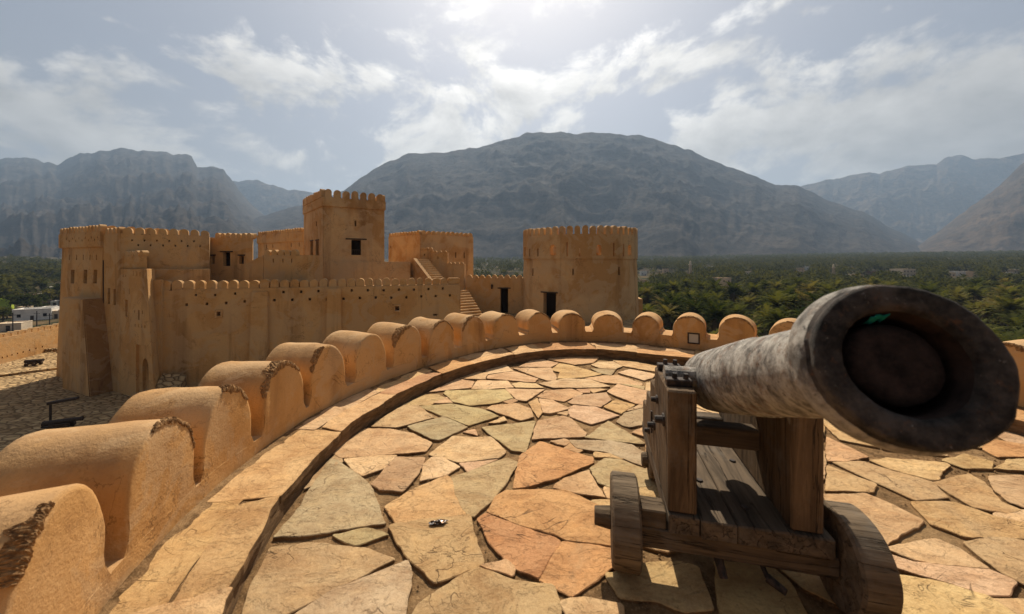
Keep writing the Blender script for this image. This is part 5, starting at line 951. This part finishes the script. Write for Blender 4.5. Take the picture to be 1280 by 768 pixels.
# perimeter wall of the yard on the left
pw0, pw1 = onz(0, 455, -9.0), onz(80, 435, -9.0); dv = (pw1 - pw0); a0 = pw0 - dv * 3.0; a1 = pw0 + dv * 2.6
yw = empty('yard_wall', pw0); tag(yw, 'long low boundary wall with stubby crenels at the far edge of the sunlit yard', 'wall'); d_ = dv.normalized(); nn = Vector((-d_.y, d_.x, 0)); nn = nn if nn.x < 0 else -nn
block('wall', [tuple(a0[:2]), tuple(a1[:2]), tuple((a1 + nn * 0.7)[:2]), tuple((a0 + nn * 0.7)[:2])], -9.6, -6.35, PL_FORT, yw, [hole(px, 452 - px * 0.27 - 4, 1.6, 2.2, tuple(pw0[:2]), tuple(pw1[:2]), 0.4) for px in (3, 9, 15, 22, 29, 37, 45, 53)])
merlons(yw, tuple((a0 + nn * 0.3)[:2]), tuple((a1 + nn * 0.3)[:2]), -6.353, 0.72, 0.6, 0.42, 0.5)
kb_ = empty('yard_kerb', onz(30, 467, -9)); tag(kb_, 'thin dark line of kerb stones crossing the sunlit yard', 'kerb'); a, b = onz(-120, 486, -8.97), onz(79, 461, -8.97); t_ = (b - a); mb = MB(); mb.box(a - up * 0.1, t_, Vector((0.05, 0.32, 0)), up * 0.26); o = mb.build('kerb_stones', YARD); roughen(o, 0.05, 1.5, 24); place(o, kb_)
for k in range(16):
    c = onz(random.uniform(50, 78), random.uniform(438, 441.5), -9.0); s_ = random.uniform(0.25, 0.55); mb = MB(); mb.box((-s_ / 2, -s_ / 2, -0.12), Vector((s_, random.uniform(-.2, .2), 0)), Vector((random.uniform(-.2, .2), s_, 0)), up * (s_ * 0.9 + 0.1))
    o = mb.build('rubble_stone', YARD, bevel=0.06); roughen(o, 0.05, 3.0, 1); o.location = c; tag(o, 'loose rubble stone in the low heap by the boundary wall', 'stone', 'rubble stones by the boundary wall')
def small_gun(loc, ang, ln, label):
    g_ = empty('small_cannon', loc, ang); tag(g_, label, 'cannon'); mb = MB(); mb.tube((-0.5 * ln, 0, 0.42), (0.5 * ln, 0, 0.52), 0.17, 0.11, 14); mb.tube((0.5 * ln - 0.08, 0, 0.515), (0.5 * ln, 0, 0.52), 0.14, 0.14, 14); o = link('barrel', mesh_from('barrel', mb.v, mb.f), DIRON); o.parent = g_
    for sy in (-1, 1): mb = MB(); mb.box((-0.55, sy * 0.2 - 0.05, 0.14), (0.95, 0, 0), (0, 0.1, 0), (0, 0, 0.24)); o = link('cheek', mesh_from('cheek', mb.v, mb.f), DOORW); o.parent = g_
    for sx in (-0.4, 0.25):
        for sy in (-1, 1): mb = MB(); mb.tube((sx, sy * 0.26, 0.16), (sx, sy * 0.36, 0.16), 0.16, n=16); o = link('wheel', mesh_from('wheel', mb.v, mb.f), DOORW); o.parent = g_
small_gun(onz(43, 457, -8.98), 0.15, 1.5, 'small black cannon standing in the sunlit part of the yard')
small_gun(onz(73, 536, -8.98) + Vector((0.3, 0, 0)), 0.35, 1.8, 'small dark cannon in the shadow of the fort gate')
c = onz(63, 533, -8.98); fl = empty('floodlight_post', c); tag(fl, 'dark metal floodlight post with a slanting head in the shaded yard', 'floodlight'); mb = MB(); mb.tube(c, c + up * 1.35, 0.06, n=8); place(mb.build('post', DIRON), fl); mb = MB(); mb.box(c + Vector((-0.15, -0.1, 1.36)), Vector((1.5, 0.3, 0.22)), Vector((-0.05, 0.28, 0)), up * 0.16); place(mb.build('lamp_head', DIRON, bevel=0.02), fl); mb = MB(); mb.box(c + Vector((-0.3, -0.25, -0.02)), (0.7, 0, 0), (0, 0.5, 0), (0, 0, 0.08)); place(mb.build('foot', DIRON), fl)
# ------------------------------------------------------------------ village and oasis
def ground_at(x, y): return float(plain_z(np.array([x]), np.array([y]))[0])
def plain_hit(px, y):                             # depth at which a pixel ray below the horizon reaches the plain
    Y = 62.0
    while Y < 1500 and CZ - (y - HZ) / F * Y > ground_at(UX(px, Y), Y): Y += 4
    return Y
HP = []
def house(px, Y, wpx, hpx, mat, label, roof=None, yb=None, depth=None, ang=0.0, cat='house', storeys=1, doors=True):
    if yb is not None: Y = plain_hit(px, yb)
    x = UX(px, Y); zb = ground_at(x, Y); w, h = wpx / F * Y * (0.72 if ang > 0.3 else 1), hpx / F * Y; d = (depth or w * 0.7) * max(1, w / 14); HP.append((x, Y, w * 0.62, d, h))
    r_ = empty('house', (x, Y, zb), ang); tag(r_, label, cat); mb = MB(); mb.box((-w / 2, 0, -4), (w, 0, 0), (0, d, 0), (0, 0, h + 4)); o = link('wall', mesh_from('wall', mb.v, mb.f), mat); o.parent = r_
    mb = MB(); t = 0.25; ph = min(0.9, h * 0.12)
    for a in ((-w / 2 - .05, -.05, w + .1, t), (-w / 2 - .05, d - t + .05, w + .1, t), (-w / 2 - .05, t - .05, t, d - 2 * t + .1), (w / 2 + .05 - t, t - .05, t, d - 2 * t + .1)): mb.box((a[0], a[1], h + 0.003), (a[2], 0, 0), (0, a[3], 0), (0, 0, ph))
    o = link('roof_parapet', mesh_from('roof_parapet', mb.v, mb.f), roof or mat); o.parent = r_
    nw = max(1, int(w / 3.2)); sh = h / storeys
    for s_ in range(storeys):
        for k in range(nw):
            cx_ = -w / 2 + w * (k + 0.5) / nw
            if doors and s_ == 0 and k == nw // 2: mb = MB(); mb.box((cx_ - .5, -0.04, 0), (1.0, 0, 0), (0, 0.03, 0), (0, 0, min(2.1, sh * .8))); o = link('door', mesh_from('door', mb.v, mb.f), DOORW); o.parent = r_; continue
            mb = MB(); mb.box((cx_ - .55, -0.04, s_ * sh + sh * 0.35), (1.1, 0, 0), (0, 0.03, 0), (0, 0, min(1.3, sh * .42))); o = link('window', mesh_from('window', mb.v, mb.f), DARK); o.parent = r_
            mb = MB(); mb.box((cx_ - .65, -0.10, s_ * sh + sh * 0.35 - .12), (1.3, 0, 0), (0, 0.098, 0), (0, 0, .1)); q = link('sill', mesh_from('sill', mb.v, mb.f), mat); q.parent = o
    return r_
house(40, 150, 44, 13, WHITE, 'long low white house in the village left of the fort', yb=402, depth=8, ang=0.55)
house(58, 160, 14, 8, WHITE, 'small white upper house behind the right end of the long white house', yb=394, depth=5, ang=0.6, doors=False)
house(28, 160, 12, 6, CREAM, 'small cream house behind the middle of the long white house', yb=391, depth=5, ang=0.6, doors=False)
house(2, 165, 20, 13, LIME, 'lime green building at the left edge of the village', yb=389, depth=6, ang=0.8)
house(10, 128, 30, 9, CREAM, 'low cream house in front of the white houses', yb=416, depth=6, ang=0.5)
house(70, 190, 9, 9, CREAM, 'small cream cube house close to the fort corner', yb=399, depth=5, ang=0.6)
house(36, 230, 16, 6, TAN, 'flat tan building behind the white village house', yb=376, depth=7, roof=ROOFB, ang=0.6)
house(52, 230, 10, 5, WHITE, 'white cube house beside the flat tan building', yb=374, depth=6, ang=0.6)
house(68, 200, 9, 6, WHITE, 'white house half hidden by trees near the fort wall', yb=384, depth=6, ang=0.6)
house(64, 260, 12, 6, WHITE, 'distant white house above the village trees', yb=366, depth=8, ang=0.6)
house(73, 330, 10, 7, CREAM, 'farthest cream house between the trees left of the fort', yb=360, depth=8, ang=0.6)
house(905, 205, 18, 12, CREAM, 'two storey cream house among palms right of the round tower', yb=361, depth=10, storeys=2); house(918, 198, 12, 6, TAN, 'low tan annex beside the two storey cream house', yb=364, depth=6)
house(833, 330, 6, 5, TAN, 'tiny tan house deep in the palms near the round tower', yb=342, depth=6); house(805, 260, 7, 5, WHITE, 'tiny white house close beside the round tower edge', yb=345, depth=6)
house(887, 420, 7, 2.5, WHITE, 'thin white roofed shed far out in the palms', yb=336, depth=6); house(936, 330, 5, 5, CREAM, 'pale cube house between two dark palms', yb=345.5, depth=6)
house(945, 165, 7, 5, WHITE, 'white flat roofed hut just above the merlons', yb=381, depth=4); house(941, 215, 14, 4, TAN, 'long low tan shed behind the white hut', yb=371, depth=5); house(804, 230, 9, 6, TAN, 'tan house by the foot of the round tower', yb=357, depth=6)
house(1137, 380, 16, 8.5, CREAM, 'large cream building standing above the cannon muzzle', yb=346.5, depth=14, storeys=2); house(1104, 400, 26, 3.5, ROOFB, 'long brown roofed building left of the large cream building', yb=344, depth=9); house(1137, 372, 18, 3, WHITE, 'white forecourt building below the large cream building', yb=349, depth=5, doors=False)
house(1190, 420, 9, 4.5, CREAM, 'cream house left of a stepped pair on the right of the oasis', yb=346, depth=8); house(1205, 415, 14, 5, WHITE, 'white house in the middle of the right hand village', yb=345, depth=8); house(1219, 410, 5, 6, TAN, 'narrow tan house at the end of the right hand village', yb=346.5, depth=6)
house(1268, 430, 12, 3, WHITE, 'flat white shed near the right edge of the oasis', yb=345, depth=6); house(1274, 150, 10, 8, CREAM, 'cream hut at the right edge close to the palms', yb=411, depth=5)
rh = np.random.default_rng(21)
for k in range(16):                               # scattered pale houses that nothing tells apart at this distance
    px, yb = rh.uniform(800, 1275), rh.uniform(338, 362)
    if abs(px - 905) < 30 or abs(px - 1137) < 40: continue
    o = house(px, 300, rh.uniform(4, 9), rh.uniform(3, 5.5), (WHITE, CREAM, CREAM, TAN)[k % 4], 'small pale flat roofed house half sunk in the far palm grove', yb=yb, depth=6, doors=False); o['group'] = 'small houses in the far grove'
def minaret(px, Y, ytop, ybot, label):
    Y = plain_hit(px, ybot + 2)
    x = UX(px, Y); zb, zt = CZ - (ybot - HZ) / F * Y, CZ - (ytop - HZ) / F * Y; H = zt - zb; r = H * 0.105; m_ = empty('minaret', (x, Y, zb - 3)); HP.append((x, Y, 3, 3, H)); tag(m_, label, 'minaret')
    mb = MB(); mb.tube((x, Y, zb - 6), (x, Y, zb + H * 0.62), r * 1.05, r, 8); place(mb.build('shaft', TAN), m_); mb = MB(); mb.tube((x, Y, zb + H * 0.62), (x, Y, zb + H * 0.67), r * 1.45, r * 1.45, 8); place(mb.build('gallery', CREAM), m_)
    mb = MB(); mb.tube((x, Y, zb + H * 0.67), (x, Y, zb + H * 0.86), r * 0.75, r * 0.7, 8); mb.tube((x, Y, zb + H * 0.86), (x, Y, zb + H * 0.97), r * 0.8, 0.05, 8); mb.tube((x, Y, zb + H * 0.97), (x, Y, zt), 0.15, 0.05, 5); place(mb.build('lantern', CREAM), m_)
minaret(863, 420, 325.5, 341, 'slender tan minaret rising from the palms right of the round tower'); minaret(1042, 400, 330, 343, 'short stout minaret above the neck of the cannon')
def pole(px, Y, ytop, label):
    x = UX(px, Y); zb = ground_at(x, Y); zt = CZ - (ytop - HZ) / F * Y; p_ = empty('utility_pole', (x, Y, zb)); tag(p_, label, 'pole', 'utility poles in the village'); mb = MB(); mb.tube((x, Y, zb - 1), (x, Y, zt), 0.16, 0.11, 8); place(mb.build('pole', DIRON), p_); mb = MB(); mb.box((x - 1.0, Y - .06, zt - 0.8), (2, 0, 0), (0, .12, 0), (0, 0, .12)); place(mb.build('crossarm', DIRON), p_)
for px, Y, yt, lb in ((46, 118, 389, 'dark utility pole before the white village house'), (62, 125, 392, 'dark utility pole nearest the fort buttress'), (16, 112, 391, 'dark utility pole near the cream village house')): pole(px, Y, yt, lb)

# date palms
def frond_geo(rs, az, el, ln, droop, V, Fc, ns=6, lw=0.85, detail=True):
    d = np.array([math.cos(az), math.sin(az), 0]); sd = np.array([-math.sin(az), math.cos(az), 0]); p = np.zeros(3); e = el; pts = []
    for i in range(ns + 1): pts.append((p.copy(), e)); st_ = ln / ns; p = p + (d * math.cos(e) + np.array([0, 0, 1]) * math.sin(e)) * st_; e -= droop / ns * (0.5 + 1.0 * i / ns)
    for i in range(ns):
        (a, ea), (b, eb) = pts[i], pts[i + 1]; t = (i + 0.5) / ns; w = lw * (math.sin(math.pi * min(t * 0.9 + 0.10, 1)) ** 0.6); fwd = (b - a)
        for sg in (-1, 1):
            for k in (0, 0.5):
                q = a + fwd * k; tip = q + fwd * rs.uniform(0.7, 1.3) + sd * sg * w * rs.uniform(0.8, 1.1) + np.array([0, 0, 1]) * (0.16 * w - rs.uniform(0.05, 0.4) * w * 1.0); o = len(V)
                V += [tuple(q), tuple(q + fwd * 0.62), tuple(tip)]; Fc.append((o, o + 1, o + 2))
def palm_meshes(seed, nf=34):
    rs = np.random.default_rng(seed); V, Fc = [], []
    for i in range(nf):
        t = i / nf; az = i * 2.399 + rs.uniform(-.2, .2); el = 1.35 - 1.75 * t + rs.uniform(-.1, .1); frond_geo(rs, az, el, rs.uniform(2.9, 3.8), rs.uniform(1.0, 1.5), V, Fc)
    cr = mesh_from('crown', V, Fc); cr.materials.append(LEAF); V, Fc = [], []
    for i in range(11): frond_geo(rs, i * 2.399 + 1, rs.uniform(-1.1, -0.5), rs.uniform(1.8, 2.6), 0.6, V, Fc, ns=5, lw=0.35)
    dr = mesh_from('dry_fronds', V, Fc); dr.materials.append(DRY); return cr, dr
def trunk_mesh(seed):
    rs = np.random.default_rng(seed); V, Fc = [], []; n_, lv = 8, 12; bx, by = rs.uniform(-.05, .05, 2)
    for j in range(lv + 1):
        z = j / lv; r_ = (0.30 - 0.10 * z) * (1.12 if j % 2 else 0.94) * (1.25 if j == 0 else 1)
        for i in range(n_): a = 2 * math.pi * i / n_; V.append((bx * z * z + math.cos(a) * r_, by * z * z + math.sin(a) * r_, z))
    for j in range(lv):
        for i in range(n_): Fc.append((j * n_ + i, j * n_ + (i + 1) % n_, (j + 1) * n_ + (i + 1) % n_, (j + 1) * n_ + i))
    me = mesh_from('trunk', V, Fc); me.materials.append(BARK); return me
PC = [palm_meshes(s, 30 + 3 * (s % 3)) for s in range(5)]; PT = [trunk_mesh(s) for s in range(3)]
def palm(x, y, H, sc, label, group):
    zb = ground_at(x, y); r_ = empty('date_palm', (x, y, zb), random.uniform(0, 6.28)); tag(r_, label, 'palm tree', group); cr, dr = random.choice(PC)
    t = bpy.data.objects.new('trunk', random.choice(PT)); COL.objects.link(t); t.parent = r_; t.scale = (sc, sc, H); t.location = (0, 0, -0.1)
    tilt = (random.uniform(-.08, .08), random.uniform(-.08, .08), random.uniform(0, 6.28))
    for nm, me in (('crown', cr), ('dry_fronds', dr)):
        o = bpy.data.objects.new(nm, me); COL.objects.link(o); o.parent = r_; o.location = (0, 0, H - 0.15); o.rotation_euler = tilt; o.scale = (sc, sc, sc)
def free(x, y, m_=0.0):
    for hx, hy, hw, hd, hh in HP:                 # nothing grows in a house, and its view of the fort stays open
        if hy * 0.70 - 6 < y < hy + hd + 3 and abs(x - hx * y / hy) < (hw + 1.0 + m_) * min(y / hy, 1): return False
    return True
npalm = 0; pts = []; tries = 0
while npalm < 262 and tries < 60000:
    tries += 1; Y = 66 + 120 * rng.random() ** 0.8; t = rng.uniform(0.30, 1.50); X = t * Y
    
    if not free(X, Y): continue
    if any((X - a) ** 2 + (Y - b) ** 2 < 26 for a, b in pts): continue
    pts.append((X, Y)); npalm += 1; palm(X, Y, random.uniform(6.0, 14.5), random.uniform(1.05, 1.6), 'date palm standing in the dense grove below the right side of the fort', 'date palms of the grove')
for px, Y, H in ((4, 152, 4), (28, 210, 8), (70, 215, 7), (12, 200, 9), (56, 230, 7)): palm(UX(px, Y), Y, H, 1.0, 'date palm among the village houses left of the fort', 'date palms in the village')
# broad-leaved trees in the village
def tree(px, Y, H, W, label):
    x = UX(px, Y); zb = ground_at(x, Y); r_ = empty('broadleaf_tree', (x, Y, zb)); tag(r_, label, 'tree', 'trees in the village'); rs = np.random.default_rng(int(px * 7 + Y)); mb = MB(); mb.tube((x, Y, zb - .5), (x, Y, zb + H * .55), .28, .12, 8)
    for k in range(4): a = k * 1.7; mb.tube((x, Y, zb + H * .4), (x + math.cos(a) * W * .3, Y + math.sin(a) * W * .3, zb + H * .7), .12, .04, 6)
    place(mb.build('trunk', BARK), r_); n_ = 1500; cl_ = rs.normal(size=(14, 3)) * np.array([W * .3, W * .3, H * .16]); c = cl_[rs.integers(0, 14, n_)] + rs.normal(size=(n_, 3)) * np.array([W * .11, W * .11, H * .08]) + np.array([x, Y, zb + H * .68])
    e1 = rs.normal(size=(n_, 3)) * .28; e2 = rs.normal(size=(n_, 3)) * .28; Vv = np.stack([c - e1, c + e2, c + e1, c - e2], 1).reshape(-1, 3); o = link('crown', np_mesh('crown', Vv, np.arange(4 * n_).reshape(-1, 4)), LEAF); place(o, r_)
for k, (px, Y, H, W) in enumerate(((33, 175, 8, 9), (47, 185, 7, 8), (72, 215, 9, 10), (66, 205, 7, 7), (9, 158, 4.5, 6), (20, 240, 9, 11), (50, 260, 9, 12), (75, 285, 9, 12), (10, 300, 9, 12), (38, 330, 9, 13))): tree(px, Y, H, W, 'bushy broad leaved tree among the village houses')
# everything farther out reads as one green mass of palms
def grove(name, n_, wedge, ymin, ymax, seed, pw=0.9, sc=1.0, nf=11):
    rs = np.random.default_rng(seed); u_ = rs.random(n_); Y = ymin * (ymax / ymin) ** (u_ ** pw); t = rs.uniform(*wedge, n_); X = t * Y; keep = np.array([free(a, b, 2.0) for a, b in zip(X, Y)]); dens = fbm(np.stack([X / 60, Y / 60, X * 0], -1), 3); keep &= (dens > 0.40); X, Y = X[keep], Y[keep]; n_ = len(X)
    Z = plain_z(X, Y) + rs.uniform(4.5, 11.5, n_); S_ = rs.uniform(0.9, 1.5, n_) * sc * (1 + Y / 1800)
    az = np.arange(nf) * 2.399; el = np.linspace(1.2, -0.25, nf); d = np.stack([np.cos(az) * np.cos(el), np.sin(az) * np.cos(el), np.sin(el)], -1); sd = np.stack([-np.sin(az), np.cos(az), 0 * az], -1)
    mid = d * 1.9; tip = d * 3.5 + np.array([0, 0, -1.5]); w = 0.55
    base = np.stack([np.zeros_like(d), mid + sd * w + [0, 0, -.25], tip, mid, np.zeros_like(d), mid, tip, mid - sd * w + [0, 0, -.25]], 1).reshape(-1, 3)
    rot = rs.uniform(0, 6.28, n_); c, s = np.cos(rot), np.sin(rot); bx = base[None, :, 0] * c[:, None] - base[None, :, 1] * s[:, None]; by = base[None, :, 0] * s[:, None] + base[None, :, 1] * c[:, None]; jz = base[None, :, 2] * rs.uniform(.8, 1.2, n_)[:, None]
    P = np.stack([bx, by, jz], -1) * S_[:, None, None] + np.stack([X, Y, Z], -1)[:, None]; P = P.reshape(-1, 3)
    o = link(name, np_mesh(name, P, np.arange(len(P)).reshape(-1, 4)), GROVE); o["kind"] = 'stuff'; return o
grove('palm_grove', 17000, (0.26, 1.62), 150, 1500, 3); grove('palm_grove_beyond_walls', 3200, (-0.16, 0.26), 70, 1300, 4); grove('village_grove', 3400, (-1.8, -1.05), 190, 610, 5)
# low shrubs and undergrowth between the palms
rs = np.random.default_rng(8); n_ = 42000; Y = 60 + 150 * rs.random(n_) ** 0.8; X = rs.uniform(0.3, 1.6, n_) * Y; k_ = ~((X < 19.5) & (Y < 58)); k_ &= fbm(np.stack([X / 9, Y / 9, X * 0], -1), 3, s=4) > 0.50; X, Y = X[k_], Y[k_]; n_ = len(X); c = np.stack([X, Y, plain_z(X, Y) + rs.random(n_) ** 2 * 1.8], -1); e1 = rs.normal(size=(n_, 3)) * .34; e2 = rs.normal(size=(n_, 3)) * .34
o = link('undergrowth', np_mesh('undergrowth', np.stack([c - e1, c + e2, c + e1, c - e2], 1).reshape(-1, 3), np.arange(4 * n_).reshape(-1, 4)), GROVE); o["kind"] = 'stuff'
